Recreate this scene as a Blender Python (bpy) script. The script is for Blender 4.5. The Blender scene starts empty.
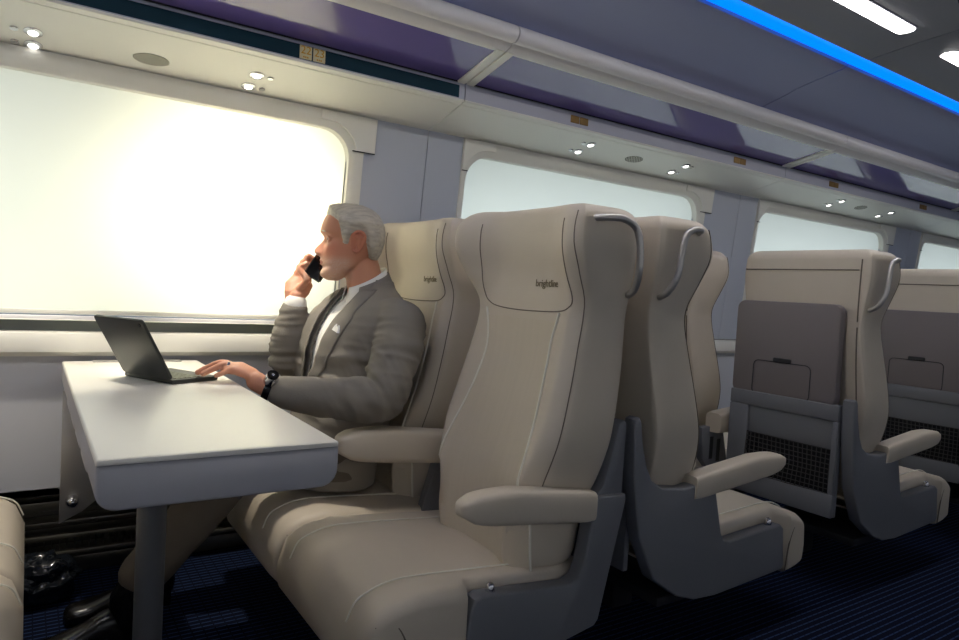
import bpy, bmesh, math, random
import numpy as np
from mathutils import Vector, Matrix, noise
from mathutils.bvhtree import BVHTree
random.seed(4)
SC = bpy.context.scene
COL = SC.collection
# ------------------------------------------------------------------ materials
def lin(c):
    out = []
    for v in c:
        v = v / 255.0
        out.append(v / 12.92 if v <= 0.04045 else ((v + 0.055) / 1.055) ** 2.4)
    return tuple(out) + (1.0,)
def mat(name, rgb, rough=0.5, metal=0.0, bump=0.0, scale=200.0, vary=0.0, spec=0.5, coat=0.0, detail=3.0, stretch=None):
    m = bpy.data.materials.new(name); m.use_nodes = True
    nt = m.node_tree; b = nt.nodes['Principled BSDF']
    b.inputs['Base Color'].default_value = lin(rgb)
    b.inputs['Roughness'].default_value = rough
    b.inputs['Metallic'].default_value = metal
    b.inputs['Specular IOR Level'].default_value = spec
    b.inputs['Coat Weight'].default_value = coat
    tc = nt.nodes.new('ShaderNodeTexCoord')
    src = tc.outputs['Object']
    if stretch:
        mp = nt.nodes.new('ShaderNodeMapping'); mp.inputs['Scale'].default_value = stretch
        nt.links.new(src, mp.inputs['Vector']); src = mp.outputs['Vector']
    if bump > 0:
        n = nt.nodes.new('ShaderNodeTexNoise'); n.inputs['Scale'].default_value = scale; n.inputs['Detail'].default_value = detail
        nt.links.new(src, n.inputs['Vector'])
        bp = nt.nodes.new('ShaderNodeBump'); bp.inputs['Strength'].default_value = bump; bp.inputs['Distance'].default_value = 0.002
        nt.links.new(n.outputs['Fac'], bp.inputs['Height']); nt.links.new(bp.outputs['Normal'], b.inputs['Normal'])
    if vary > 0:
        n2 = nt.nodes.new('ShaderNodeTexNoise'); n2.inputs['Scale'].default_value = 9.0; n2.inputs['Detail'].default_value = 4.0
        nt.links.new(src, n2.inputs['Vector'])
        mx = nt.nodes.new('ShaderNodeMix'); mx.data_type = 'RGBA'
        c = lin(rgb)
        mx.inputs[6].default_value = tuple(max(0, v * (1 - vary)) for v in c[:3]) + (1,)
        mx.inputs[7].default_value = tuple(min(1, v * (1 + vary)) for v in c[:3]) + (1,)
        nt.links.new(n2.outputs['Fac'], mx.inputs[0]); nt.links.new(mx.outputs[2], b.inputs['Base Color'])
    return m
def emit(name, rgb, strength):
    m = bpy.data.materials.new(name); m.use_nodes = True
    b = m.node_tree.nodes['Principled BSDF']
    b.inputs['Base Color'].default_value = lin(rgb)
    b.inputs['Emission Color'].default_value = lin(rgb)
    b.inputs['Emission Strength'].default_value = strength
    return m
LEATHER = mat('tan_leather', (206, 194, 177), 0.52, bump=0.3, scale=26, vary=0.06, spec=0.35, detail=8.0)
RIBBED = mat('ribbed_tan_cloth', (206, 194, 175), 0.7, bump=0.5, scale=60, vary=0.04, spec=0.25, stretch=(1, 9, 0.3))
SEAM = mat('dark_seam_thread', (112, 102, 90), 0.8)
PIPING = mat('cream_piping', (232, 228, 214), 0.5)
GREYPL = mat('grey_plastic_shell', (120, 121, 127), 0.45, bump=0.12, scale=600, spec=0.4)
TRAYPL = mat('warm_grey_tray_plastic', (125, 117, 117), 0.5, bump=0.12, scale=700, spec=0.35)
DARKPL = mat('dark_plastic', (40, 41, 46), 0.5)
STRAND = mat('net_strand', (66, 64, 64), 0.7)
LEGM = mat('dark_grey_steel', (96, 99, 104), 0.45, 0.3)
SLOTM = mat('grey_green_slot', (104, 110, 106), 0.35)
NETM = mat('black_net', (14, 14, 17), 0.8)
LOGO = mat('brown_lettering', (120, 106, 84), 0.7)
METAL = mat('brushed_steel', (188, 184, 180), 0.4, 0.75, bump=0.05, scale=300)
CHROME = mat('chrome', (205, 205, 208), 0.15, 1.0)
LAMIN = mat('white_table_laminate', (236, 232, 222), 0.28, bump=0.03, scale=900, spec=0.5)
TEDGE = mat('grey_table_edge', (184, 182, 187), 0.45, bump=0.05, scale=500)
WALLP = mat('blue_grey_wall_panel', (196, 201, 213), 0.45, bump=0.06, scale=400, spec=0.4)
LOWWALL = mat('pale_grey_lower_panel', (206, 208, 215), 0.5, bump=0.06, scale=400)
CREAM = mat('cream_moulding', (238, 236, 227), 0.42, bump=0.03, scale=300)
RACKW = mat('rack_white', (240, 239, 232), 0.35, bump=0.02, scale=300)
FASCIA = mat('lilac_grey_fascia', (188, 190, 204), 0.4)
TEAL = mat('dark_teal_band', (8, 50, 66), 0.55, spec=0.2)
RACKIN = mat('rack_inner_grey', (120, 120, 138), 0.6)
CEILM = mat('ceiling_cove_grey', (150, 157, 194), 0.55, bump=0.03, scale=300)
CEILC = mat('ceiling_centre_grey', (138, 140, 150), 0.6, bump=0.5, scale=40, stretch=(0.05, 12, 1))
RAILM = mat('rack_rail_aluminium', (228, 225, 228), 0.4)
DARKSEAM = mat('panel_gap', (30, 31, 36), 0.8)
BRONZE = mat('bronze_placard', (142, 112, 62), 0.45, 0.4, vary=0.5)
PLATE = mat('pale_placard', (216, 205, 160), 0.5)
YELLOW = mat('amber_digits', (205, 150, 22), 0.5)
SPEAK = mat('speaker_mesh', (150, 147, 130), 0.5, 0.3, bump=0.6, scale=500)
BLACKL = mat('graphite_laptop', (44, 47, 46), 0.42, 0.2, bump=0.04, scale=900)
KEYM = mat('grey_green_keys', (92, 96, 80), 0.5)
SCREEN = mat('black_glass', (8, 8, 10), 0.08)
SKIN_RGB = (206, 147, 118)
SUIT = mat('grey_wool', (136, 130, 121), 0.85, bump=0.35, scale=420, vary=0.07, spec=0.15)
SUITDK = mat('charcoal_wool', (62, 61, 58), 0.85, bump=0.3, scale=420, vary=0.07, spec=0.15)
SHIRT = mat('white_cotton', (240, 238, 232), 0.8, bump=0.1, scale=300)
TROUSER = mat('taupe_wool', (104, 96, 86), 0.85, bump=0.35, scale=380, vary=0.08, spec=0.15)
SHOE = mat('black_shoe_leather', (18, 17, 17), 0.22)
HAIRM = mat('grey_hair', (188, 180, 164), 0.5, bump=0.9, scale=22, vary=0.5, stretch=(1.2, 12, 12))
EYEW = mat('eye_white', (160, 148, 140), 0.3)
IRIS = mat('blue_grey_iris', (52, 58, 66), 0.25)
BAGM = mat('shiny_black_plastic', (20, 24, 30), 0.12, bump=0.7, scale=25)
HEATER = mat('heater_metal', (120, 116, 106), 0.35, 0.8)
def dots(m, k, thr, rgb):
    nt = m.node_tree; b = nt.nodes['Principled BSDF']; tc = nt.nodes.new('ShaderNodeTexCoord'); sp = nt.nodes.new('ShaderNodeSeparateXYZ')
    nt.links.new(tc.outputs['Object'], sp.inputs[0]); o = []
    for a in (0, 1):
        mu = nt.nodes.new('ShaderNodeMath'); mu.operation = 'MULTIPLY'; mu.inputs[1].default_value = k
        si = nt.nodes.new('ShaderNodeMath'); si.operation = 'SINE'
        nt.links.new(sp.outputs[a], mu.inputs[0]); nt.links.new(mu.outputs[0], si.inputs[0]); o.append(si.outputs[0])
    pr = nt.nodes.new('ShaderNodeMath'); pr.operation = 'MULTIPLY'; nt.links.new(o[0], pr.inputs[0]); nt.links.new(o[1], pr.inputs[1])
    gt = nt.nodes.new('ShaderNodeMath'); gt.operation = 'GREATER_THAN'; gt.inputs[1].default_value = thr; nt.links.new(pr.outputs[0], gt.inputs[0])
    mx = nt.nodes.new('ShaderNodeMix'); mx.data_type = 'RGBA'; mx.inputs[6].default_value = b.inputs['Base Color'].default_value; mx.inputs[7].default_value = lin(rgb)
    nt.links.new(gt.outputs[0], mx.inputs[0]); nt.links.new(mx.outputs[2], b.inputs['Base Color'])
SPEAK = mat('speaker_mesh', (205, 203, 190), 0.5); dots(SPEAK, 620.0, 0.0, (62, 61, 54))
def glass_mat():
    m = mat('smoky_purple_rack_glass', (104, 92, 158), 0.06, spec=0.6)
    return m
RGLASS = glass_mat()
def shade_mat(name, rgb):
    m = bpy.data.materials.new(name); m.use_nodes = True
    nt = m.node_tree; nt.nodes.clear()
    out = nt.nodes.new('ShaderNodeOutputMaterial')
    tr = nt.nodes.new('ShaderNodeBsdfTranslucent'); tr.inputs['Color'].default_value = lin(rgb)
    df = nt.nodes.new('ShaderNodeBsdfDiffuse'); df.inputs['Color'].default_value = lin(rgb)
    mx = nt.nodes.new('ShaderNodeMixShader'); mx.inputs[0].default_value = 0.3
    tc = nt.nodes.new('ShaderNodeTexCoord'); mp = nt.nodes.new('ShaderNodeMapping'); mp.inputs['Scale'].default_value = (220, 1, 30)
    n = nt.nodes.new('ShaderNodeTexNoise'); n.inputs['Scale'].default_value = 1.0
    bp = nt.nodes.new('ShaderNodeBump'); bp.inputs['Strength'].default_value = 0.12; bp.inputs['Distance'].default_value = 0.001
    nt.links.new(tc.outputs['Object'], mp.inputs[0]); nt.links.new(mp.outputs[0], n.inputs['Vector'])
    nt.links.new(n.outputs['Fac'], bp.inputs['Height'])
    nt.links.new(bp.outputs[0], df.inputs['Normal'])
    nt.links.new(tr.outputs[0], mx.inputs[1]); nt.links.new(df.outputs[0], mx.inputs[2]); nt.links.new(mx.outputs[0], out.inputs[0])
    return m
SHADEM = shade_mat('woven_roller_shade', (236, 238, 232))
def carpet():
    m = bpy.data.materials.new('navy_striped_carpet'); m.use_nodes = True
    nt = m.node_tree; b = nt.nodes['Principled BSDF']
    b.inputs['Roughness'].default_value = 0.95; b.inputs['Specular IOR Level'].default_value = 0.1
    tc = nt.nodes.new('ShaderNodeTexCoord'); sp = nt.nodes.new('ShaderNodeSeparateXYZ')
    nt.links.new(tc.outputs['Object'], sp.inputs[0])
    def stripe(out, period, duty):
        d = nt.nodes.new('ShaderNodeMath'); d.operation = 'DIVIDE'; d.inputs[1].default_value = period
        f = nt.nodes.new('ShaderNodeMath'); f.operation = 'FRACT'
        l = nt.nodes.new('ShaderNodeMath'); l.operation = 'LESS_THAN'; l.inputs[1].default_value = duty
        nt.links.new(out, d.inputs[0]); nt.links.new(d.outputs[0], f.inputs[0]); nt.links.new(f.outputs[0], l.inputs[0])
        return l.outputs[0]
    a = stripe(sp.outputs[1], 0.021, 0.22); c = stripe(sp.outputs[0], 0.03, 0.12)
    m1 = nt.nodes.new('ShaderNodeMix'); m1.data_type = 'RGBA'
    m1.inputs[6].default_value = lin((9, 15, 34)); m1.inputs[7].default_value = lin((46, 64, 102))
    nt.links.new(a, m1.inputs[0])
    m2 = nt.nodes.new('ShaderNodeMix'); m2.data_type = 'RGBA'; m2.inputs[7].default_value = lin((10, 16, 34))
    nt.links.new(c, m2.inputs[0]); nt.links.new(m1.outputs[2], m2.inputs[6])
    nt.links.new(m2.outputs[2], b.inputs['Base Color'])
    n = nt.nodes.new('ShaderNodeTexNoise'); n.inputs['Scale'].default_value = 500
    bp = nt.nodes.new('ShaderNodeBump'); bp.inputs['Strength'].default_value = 0.6; bp.inputs['Distance'].default_value = 0.003
    nt.links.new(tc.outputs['Object'], n.inputs['Vector']); nt.links.new(n.outputs['Fac'], bp.inputs['Height']); nt.links.new(bp.outputs[0], b.inputs['Normal'])
    return m
CARPET = carpet()
def skin_mat():
    m = mat('skin', SKIN_RGB, 0.5, bump=0.12, scale=260, spec=0.4)
    nt = m.node_tree; b = nt.nodes['Principled BSDF']
    at = nt.nodes.new('ShaderNodeAttribute'); at.attribute_name = 'complexion'
    nt.links.new(at.outputs['Color'], b.inputs['Base Color'])
    b.inputs['Subsurface Weight'].default_value = 0.08
    b.inputs['Subsurface Radius'].default_value = (0.012, 0.005, 0.003)
    return m
SKIN = skin_mat()
# ------------------------------------------------------------------ mesh helpers
def tag(o, label=None, cat=None, group=None, kind=None):
    if label: o['label'] = label
    if cat: o['category'] = cat
    if group: o['group'] = group
    if kind: o['kind'] = kind
    return o
def empty(name, loc, rz=0.0):
    o = bpy.data.objects.new(name, None); COL.objects.link(o)
    o.location = loc; o.rotation_euler = (0, 0, rz); o.empty_display_size = 0.05
    return o
def link(name, me, m, parent=None, smooth=35):
    me.name = name
    if m is not None and not me.materials: me.materials.append(m)
    if smooth:
        me.polygons.foreach_set('use_smooth', [True] * len(me.polygons))
        if smooth < 180: me.set_sharp_from_angle(angle=math.radians(smooth))
    o = bpy.data.objects.new(name, me); COL.objects.link(o)
    if parent is not None: o.parent = parent
    return o
class MB:
    """collects shapes into one mesh"""
    def __init__(self): self.v = []; self.f = []; self.mi = []; self.cur = 0
    def add(self, vs, fs):
        b = len(self.v); self.v += [tuple(p) for p in vs]
        self.f += [tuple(b + i for i in f) for f in fs]; self.mi += [self.cur] * len(fs)
        return self
    def bm(self, bm):
        bm.verts.index_update()
        self.add([v.co[:] for v in bm.verts], [[v.index for v in f.verts] for f in bm.faces]); bm.free(); return self
    def box(self, a, b, bev=0.0, seg=2):
        bm = bmesh.new()
        lo = [min(a[i], b[i]) for i in range(3)]; hi = [max(a[i], b[i]) for i in range(3)]
        bmesh.ops.create_cube(bm, size=1)
        for v in bm.verts:
            for i in range(3): v.co[i] = lo[i] + (v.co[i] + 0.5) * (hi[i] - lo[i])
        if bev > 0: bmesh.ops.bevel(bm, geom=bm.edges[:], offset=min(bev, 0.45 * min(hi[i] - lo[i] for i in range(3))), segments=seg, affect='EDGES', profile=0.5)
        return self.bm(bm)
    def prism(self, poly, fn, d0, d1, bev=0.0, seg=2):
        """poly: 2-D outline, fn(a,b,d)->xyz; extruded from d0 to d1"""
        bm = bmesh.new(); n = len(poly)
        A = [bm.verts.new(fn(p[0], p[1], d0)) for p in poly]; B = [bm.verts.new(fn(p[0], p[1], d1)) for p in poly]
        bm.faces.new(A); bm.faces.new(B[::-1])
        for i in range(n): bm.faces.new((A[i], B[i], B[(i + 1) % n], A[(i + 1) % n]))
        bmesh.ops.recalc_face_normals(bm, faces=bm.faces[:])
        if bev > 0:
            es = [e for e in bm.edges if (e.verts[0] in A) == (e.verts[1] in A)]
            bmesh.ops.bevel(bm, geom=es, offset=bev, segments=seg, affect='EDGES', profile=0.5, clamp_overlap=True)
        return self.bm(bm)
    def tube(self, pts, radii, seg=12, cap=True, flat=None, up=None):
        """round-ended tube; flat=(kn,kb) scales the two cross axes"""
        P = [Vector(p) for p in pts]; n = len(P)
        R = list(radii) if hasattr(radii, '__len__') else [radii] * n
        T = []
        for i in range(n):
            t = (P[min(i + 1, n - 1)] - P[max(i - 1, 0)]); T.append(t.normalized())
        u = Vector(up) if up else (Vector((0, 0, 1)) if abs(T[0].z) < 0.9 else Vector((1, 0, 0)))
        rings = []
        kn, kb = flat if flat else (1, 1)
        N = (u - T[0] * u.dot(T[0])).normalized()
        def ring(c, t, nrm, r):
            b = t.cross(nrm)
            return [c + nrm * (r * kn * math.cos(2 * math.pi * k / seg)) + b * (r * kb * math.sin(2 * math.pi * k / seg)) for k in range(seg)]
        Ns = []
        for i in range(n):
            N = (N - T[i] * N.dot(T[i])).normalized(); Ns.append(N.copy())
        if cap:
            for a in (80, 55, 28):
                a = math.radians(a); rings.append(ring(P[0] - T[0] * R[0] * math.sin(a) * min(1, kb), T[0], Ns[0], R[0] * math.cos(a)))
        for i in range(n): rings.append(ring(P[i], T[i], Ns[i], R[i]))
        if cap:
            for a in (28, 55, 80):
                a = math.radians(a); rings.append(ring(P[-1] + T[-1] * R[-1] * math.sin(a) * min(1, kb), T[-1], Ns[-1], R[-1] * math.cos(a)))
        return self.loft(rings)
    def loft(self, rings, caps=True, closed=True):
        n = len(rings[0]); vs = [p for r in rings for p in r]; fs = []
        m = n if closed else n - 1
        for i in range(len(rings) - 1):
            for k in range(m):
                fs.append((i * n + k, i * n + (k + 1) % n, (i + 1) * n + (k + 1) % n, (i + 1) * n + k))
        if caps and closed:
            fs.append(tuple(range(n))[::-1]); fs.append(tuple((len(rings) - 1) * n + k for k in range(n)))
        return self.add(vs, fs)
    def mesh(self, name='m', fix=True):
        me = bpy.data.meshes.new(name); me.from_pydata(self.v, [], self.f)
        if any(self.mi): me.polygons.foreach_set('material_index', self.mi)
        if fix:
            bm = bmesh.new(); bm.from_mesh(me); bmesh.ops.recalc_face_normals(bm, faces=bm.faces[:]); bm.to_mesh(me); bm.free()
        me.update(); return me
    def build(self, name, m, parent=None, smooth=35, fix=True):
        return link(name, self.mesh(name, fix), m, parent, smooth)
def evaluate(me, mods):
    o = bpy.data.objects.new('work', me); COL.objects.link(o)
    for t, kw in mods:
        md = o.modifiers.new(t, t)
        for k, v in kw.items(): setattr(md, k, v)
    dg = bpy.context.evaluated_depsgraph_get(); dg.update()
    r = bpy.data.meshes.new_from_object(o.evaluated_get(dg))
    bpy.data.objects.remove(o); bpy.data.meshes.remove(me)
    return r
def remesh(mb, voxel, iters=4):
    return evaluate(mb.mesh('work'), [('REMESH', dict(mode='VOXEL', voxel_size=voxel)), ('SMOOTH', dict(factor=0.5, iterations=iters))])
def cr(pts, per=6, closed=False):
    """Catmull-Rom through points of any dimension"""
    P = [np.array(p, float) for p in pts]; n = len(P); out = []
    rng = range(n) if closed else range(n - 1)
    for i in rng:
        p1, p2 = P[i], P[(i + 1) % n]
        p0 = P[(i - 1) % n] if (closed or i > 0) else 2 * p1 - p2
        p3 = P[(i + 2) % n] if (closed or i < n - 2) else 2 * p2 - p1
        for k in range(per):
            t = k / per
            out.append(0.5 * (2 * p1 + (p2 - p0) * t + (2 * p0 - 5 * p1 + 4 * p2 - p3) * t * t + (3 * p1 - p0 - 3 * p2 + p3) * t ** 3))
    if not closed: out.append(P[-1])
    return out
def spl(tab, x):
    """smooth (Hermite) interpolation in a table of (x, y)"""
    xs = [t[0] for t in tab]; ys = [t[1] for t in tab]
    if x <= xs[0]: return ys[0]
    if x >= xs[-1]: return ys[-1]
    i = max(j for j in range(len(xs) - 1) if xs[j] <= x)
    def sl(j):
        if j == 0: return (ys[1] - ys[0]) / (xs[1] - xs[0])
        if j == len(xs) - 1: return (ys[-1] - ys[-2]) / (xs[-1] - xs[-2])
        return (ys[j + 1] - ys[j - 1]) / (xs[j + 1] - xs[j - 1])
    h = xs[i + 1] - xs[i]; t = (x - xs[i]) / h
    return ((2 * t ** 3 - 3 * t * t + 1) * ys[i] + (t ** 3 - 2 * t * t + t) * h * sl(i) + (-2 * t ** 3 + 3 * t * t) * ys[i + 1] + (t ** 3 - t * t) * h * sl(i + 1))
def lettering(body, size, fn, name, m, parent):
    cu = bpy.data.curves.new('lettering', 'FONT'); cu.body = body; cu.size = size; cu.align_x = 'CENTER'; cu.align_y = 'CENTER'; cu.extrude = size * 0.02
    o = bpy.data.objects.new('work', cu); COL.objects.link(o)
    dg = bpy.context.evaluated_depsgraph_get(); dg.update()
    me = bpy.data.meshes.new_from_object(o.evaluated_get(dg))
    bpy.data.objects.remove(o)
    for v in me.vertices: v.co = fn(v.co.x, v.co.y, v.co.z)
    me.materials.clear()
    return link(name, me, m, parent, 0)
# ------------------------------------------------------------------ camera
H = 1.02
Rw = np.array([[0.831, 0.025, 0.556], [-0.553, -0.069, 0.83], [0.059, -0.997, -0.043]])
def camera():
    c = np.array([479.5, 320.0]); vx = np.array([1490, 350.0]); vy = np.array([29, 264.0])
    f = math.sqrt(-np.dot(vx - c, vy - c))
    def d(p):
        v = np.array([p[0] - c[0], p[1] - c[1], f]); return v / np.linalg.norm(v)
    ex, ey = d(vx), d(vy); ez = np.cross(ex, ey)
    R = np.stack([ex, ey, ez])
    cd = bpy.data.cameras.new('camera'); cd.sensor_width = 36; cd.lens = f / 959 * 36; cd.clip_start = 0.02
    o = bpy.data.objects.new('camera', cd); COL.objects.link(o)
    M = Matrix(((R[0][0], -R[0][1], -R[0][2], 0), (R[1][0], -R[1][1], -R[1][2], 0), (R[2][0], -R[2][1], -R[2][2], H), (0, 0, 0, 1)))
    o.matrix_world = M; SC.camera = o
camera()
# ------------------------------------------------------------------ the car shell
X0, X1 = -2.6, 7.6
RIGHT_E = 0.42
LEAN = 0.1
def wy(z): return 2.36 - LEAN * max(0.0, z - 0.86)
WIN = [(-2.406, -0.998), (-0.486, 0.940), (1.434, 2.842), (3.356, 4.762), (5.276, 6.68)]
ZB, ZT, ZTOP = 0.875, 1.555, 1.66
fl = MB().box((X0, -0.9, -0.01), (X1, 2.62, 0.05)).build('floor', CARPET, smooth=0); tag(fl, kind='structure')
# window wall: lower part, pilasters, header and rounded window surrounds
w = MB().box((X0, 2.372, 0.33), (X1, 2.45, 0.76)).box((X0, 2.56, 0.0), (X1, 2.62, 0.4)).box((X0, 2.372, 0.33), (X1, 2.62, 0.35))
wall = w.build('wall_left', LOWWALL, smooth=0); tag(wall, kind='structure')
def sheet(mb, x0, x1, z0, z1, off, th):
    """upright slab following the lean of the wall; off = how far it stands in front of it"""
    mb.prism([(x0, z0), (x1, z0), (x1, z1), (x0, z1)], lambda a, b, d: (a, wy(b) - off + d, b), 0, th, 0.002, 1)
edges = [X0] + [e for wn in WIN for e in wn] + [X1]
for i in range(0, len(edges), 2):
    a, b = edges[i], edges[i + 1]
    if b - a < 0.05: continue
    mb = MB()
    if i in (0, len(edges) - 2): sheet(mb, a - 0.01, b + 0.01, 0.83, ZTOP, 0.0, 0.05)
    else:
        mid = b - 0.186
        sheet(mb, a + 0.003, mid - 0.0012, 0.83, ZTOP, 0.0, 0.05); sheet(mb, mid + 0.0012, b - 0.003, 0.83, ZTOP, 0.0, 0.05)
        sheet(mb, a, b, 0.83, ZTOP, -0.02, 0.05)
    o = mb.build('wall_left_pilaster', WALLP, wall, 30)
mb = MB(); sheet(mb, X0, X1, 1.592, ZTOP, -0.004, 0.06); mb.build('wall_left_header', CREAM, wall, 30)
# ledge below the windows
tr = MB()
tr.prism([(2.46, 0.752), (2.352, 0.752), (2.336, 0.766), (2.334, 0.80), (2.342, 0.822), (2.366, 0.826), (2.46, 0.826)], lambda a, b, d: (d, a, b), X0, X1, 0.0)
led = tr.build('trim_1', CREAM, None, 40); tag(led, kind='structure')
t2 = MB().box((X0, 2.375, 0.826), (X1, 2.46, 0.857)).build('trim_2', SLOTM, None, 0); tag(t2, kind='structure')
def rrect(x0, x1, z0, z1, r, n=8):
    pts = []
    for cx, cz, a0 in ((x1 - r, z1 - r, 0), (x0 + r, z1 - r, 90), (x0 + r, z0 + r, 180), (x1 - r, z0 + r, 270)):
        for k in range(n + 1):
            a = math.radians(a0 + 90 * k / n); pts.append((cx + r * math.cos(a), cz + r * math.sin(a)))
    return pts
def window(i, x0, x1):
    """surround with a rounded opening, roller shade behind it, pull rail and shade weight bar"""
    root = empty('window_%d' % i, ((x0 + x1) / 2, 2.36, 0.86)); tag(root, kind='structure')
    ox, oy, oz = root.location
    N = 8; inn = rrect(x0, x1, ZB - 0.10, ZT, 0.10, N)
    # outer outline walks with the inner one so the ring stays quads
    X_a, X_b, zt, zb, sx = x0 - 0.03, x1 + 0.103, 1.612, ZB - 0.016, 0.045
    def outer(p):
        x, z = p
        return (min(max(x0 - 0.028 if x < (x0 + x1) / 2 else x1 + 0.1, X_a), X_b), z)
    out = []
    for k, (x, z) in enumerate(inn):
        q = k // (N + 1); t = (k % (N + 1)) / N
        rx = x1 + 0.1; lx = x0 - 0.028
        if q == 0: out.append((rx, ZT - 0.1 + (zt - ZT + 0.1) * min(1, 2 * t)) if t <= 0.5 else (rx - (rx - x1 + 0.1) * (2 * t - 1), zt))
        elif q == 1: out.append((x0 + 0.1 - (x0 + 0.1 - lx) * min(1, 2 * t), zt) if t <= 0.5 else (lx, zt - (zt - ZT + 0.1) * (2 * t - 1)))
        elif q == 2: out.append((lx, ZB) if t <= 0.5 else (x0 + 0.1, zb - 0.1))
        else: out.append((x1 - 0.1, zb - 0.1) if t <= 0.5 else (rx, ZB))
    inn = [(x, max(z, ZB - 0.014)) for x, z in inn]; out = [(x, max(z, ZB - 0.016)) for x, z in out]
    for k, (x, z) in enumerate(out):           # narrow jamb below the corner block on the right
        if x > x1 + 0.01: out[k] = (min(x, x1 + 0.05), z)
    def P(p, off): return (p[0] - ox, wy(p[1]) - off - oy, p[1] - oz)
    n = len(inn)
    back = [P(p, -0.035) for p in inn]
    lip = [P(p, -0.002) for p in inn]
    sh = []
    cx, cz = (x0 + x1) / 2, (ZT + ZB) / 2
    mid = [P((a[0] + (b[0] - a[0]) * 0.35, a[1] + (b[1] - a[1]) * 0.35), 0.011) for a, b in zip(inn, out)]
    o1 = [P(p, 0.009) for p in out]; o2 = [P(p, -0.004) for p in out]
    MB().loft([back, lip, mid, o1, o2], caps=False).build('window_frame', CREAM, root, 50, fix=True)
    s = MB(); s.prism([(x0 - 0.02, ZB - 0.0), (x1 + 0.02, ZB - 0.0), (x1 + 0.02, ZT + 0.02), (x0 - 0.02, ZT + 0.02)], lambda a, b, d: (a - ox, wy(b) + 0.032 + d - oy, b - oz), 0, 0.0015)
    s.build('roller_shade', SHADEM, root, 0)
    b = MB().box((x0 - 0.0 - ox, 2.368 - oy, 0.857 - oz), (x1 + 0.0 - ox, 2.385 - oy, 0.872 - oz), 0.004)
    b.build('sill_rail', RAILM, root)
    b = MB().box((x0 + 0.01 - ox, 2.376 - oy, 0.876 - oz), (x1 - 0.01 - ox, 2.387 - oy, 0.89 - oz), 0.004)
    b.build('shade_weight_bar', CREAM, root)
    zj = ZT - 0.065
    for sg, xe, wd in ((1, x1, 0.090), (-1, x0, 0.030)):
        arc = [(0.012 + 0.008 - 0.108 + 0.108 * math.cos(t), ZT - 0.108 + 0.022 + 0.108 * math.sin(t)) for t in [math.radians(q) for q in range(12, 91, 6)]]
        poly = [(wd, zj), (wd, 1.610)] + [(-0.12, 1.610), (-0.12, ZT + 0.022)] + arc[::-1] + [(0.0195, zj)]
        MB().prism([(xe + sg * p[0], p[1]) for p in poly], lambda a, b, d: (a - ox, wy(b) - 0.017 + d - oy, b - oz), 0, 0.008, 0.0015, 1).build('corner_cover', CREAM, root, 30)
        jn = MB().prism([(xe + sg * 0.004, zj - 0.003), (xe + sg * wd, zj - 0.003), (xe + sg * wd, zj), (xe + sg * 0.004, zj)], lambda a, b, d: (a - ox, wy(b) - 0.0165 + d - oy, b - oz), 0, 0.004)
        jn.build('cover_joint', DARKSEAM, root, 0)
for i, (a, b) in enumerate(WIN): window(i + 1, a, b)
# heater grille along the floor
hb = MB()
for z0, z1, y in ((0.27, 0.30, 2.40), (0.222, 0.236, 2.40), (0.18, 0.196, 2.39), (0.13, 0.142, 2.39), (0.05, 0.10, 2.45)):
    hb.box((X0, y, z0), (X1, 2.47, z1), 0.003)
hb.box((X0, 2.47, 0.05), (X1, 2.48, 0.33))
for k in range(60): hb.box((-0.6 + k * 0.02, 2.41, 0.14), (-0.598 + k * 0.02, 2.47, 0.18))
hb = hb.build('baseboard_left', HEATER, None, 30); tag(hb, kind='structure')
# ceiling: cove, light slot, flat centre; mirrored over the aisle
CY = 0.855
prof = [(1.80, 1.832), (1.74, 1.857), (1.66, 1.878), (1.593, 1.899), (1.50, 1.918), (1.429, 1.931), (1.405, 1.938)]
prof = [tuple(p) for p in cr(prof, 4)]
def ceil_piece(name, pr, m, th=0.012):
    mb = MB()
    for s in (1, -1):
        pts = [((p[0] if s > 0 else 2 * CY - p[0]), p[1]) for p in pr]
        xs = [X0, 0.609 - 0.0035, 0.609 + 0.0035, 2.529 - 0.0035, 2.529 + 0.0035, 4.449 - 0.0035, 4.449 + 0.0035, X1]
        for k in range(0, len(xs), 2):
            rings = [[(x, p[0], p[1]) for p in pts] + [(x, p[0], p[1] + th) for p in pts[::-1]] for x in (xs[k], xs[k + 1])]
            mb.loft(rings)
    return mb.build(name, m, None, 40)
ce = ceil_piece('ceiling', prof, CEILM); tag(ce, kind='structure')
c2 = ceil_piece('ceiling_centre', [tuple(p) for p in cr([(1.326, 1.940), (1.30, 1.946), (1.215, 1.956), (1.10, 1.966), (0.98, 1.972), (CY - 0.0005, 1.974)], 3)], CEILC)
c2.parent = ce; c2['kind'] = 'structure'
c3 = MB()
for s in (1, -1):
    ya, yb = (1.30, 1.48) if s > 0 else (2 * CY - 1.48, 2 * CY - 1.30)
    c3.box((X0, ya, 1.978), (X1, yb, 1.99))
c3.box((X0, -0.7, 2.02), (X1, 2.46, 2.06))
o = c3.build('ceiling_back', DARKSEAM, ce, 0)
def led(y0, y1, name):
    r = empty(name, (2.5, (y0 + y1) / 2, 1.965))
    mb = MB().box((X0 - 2.5, -0.07, 0.0), (X1 - 2.5, 0.07, 0.008)); mb.build('diffuser', emit('blue_led', (0, 122, 255), 1.0), r, 0)
    mb = MB().box((X0 - 2.5, -0.074, 0.008), (X1 - 2.5, 0.074, 0.0125)); mb.build('housing', DARKPL, r, 0)
    return r
tag(led(1.32, 1.46, 'led_strip'), 'blue glowing light strip running along the ceiling above the luggage racks', 'light strip')
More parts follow.
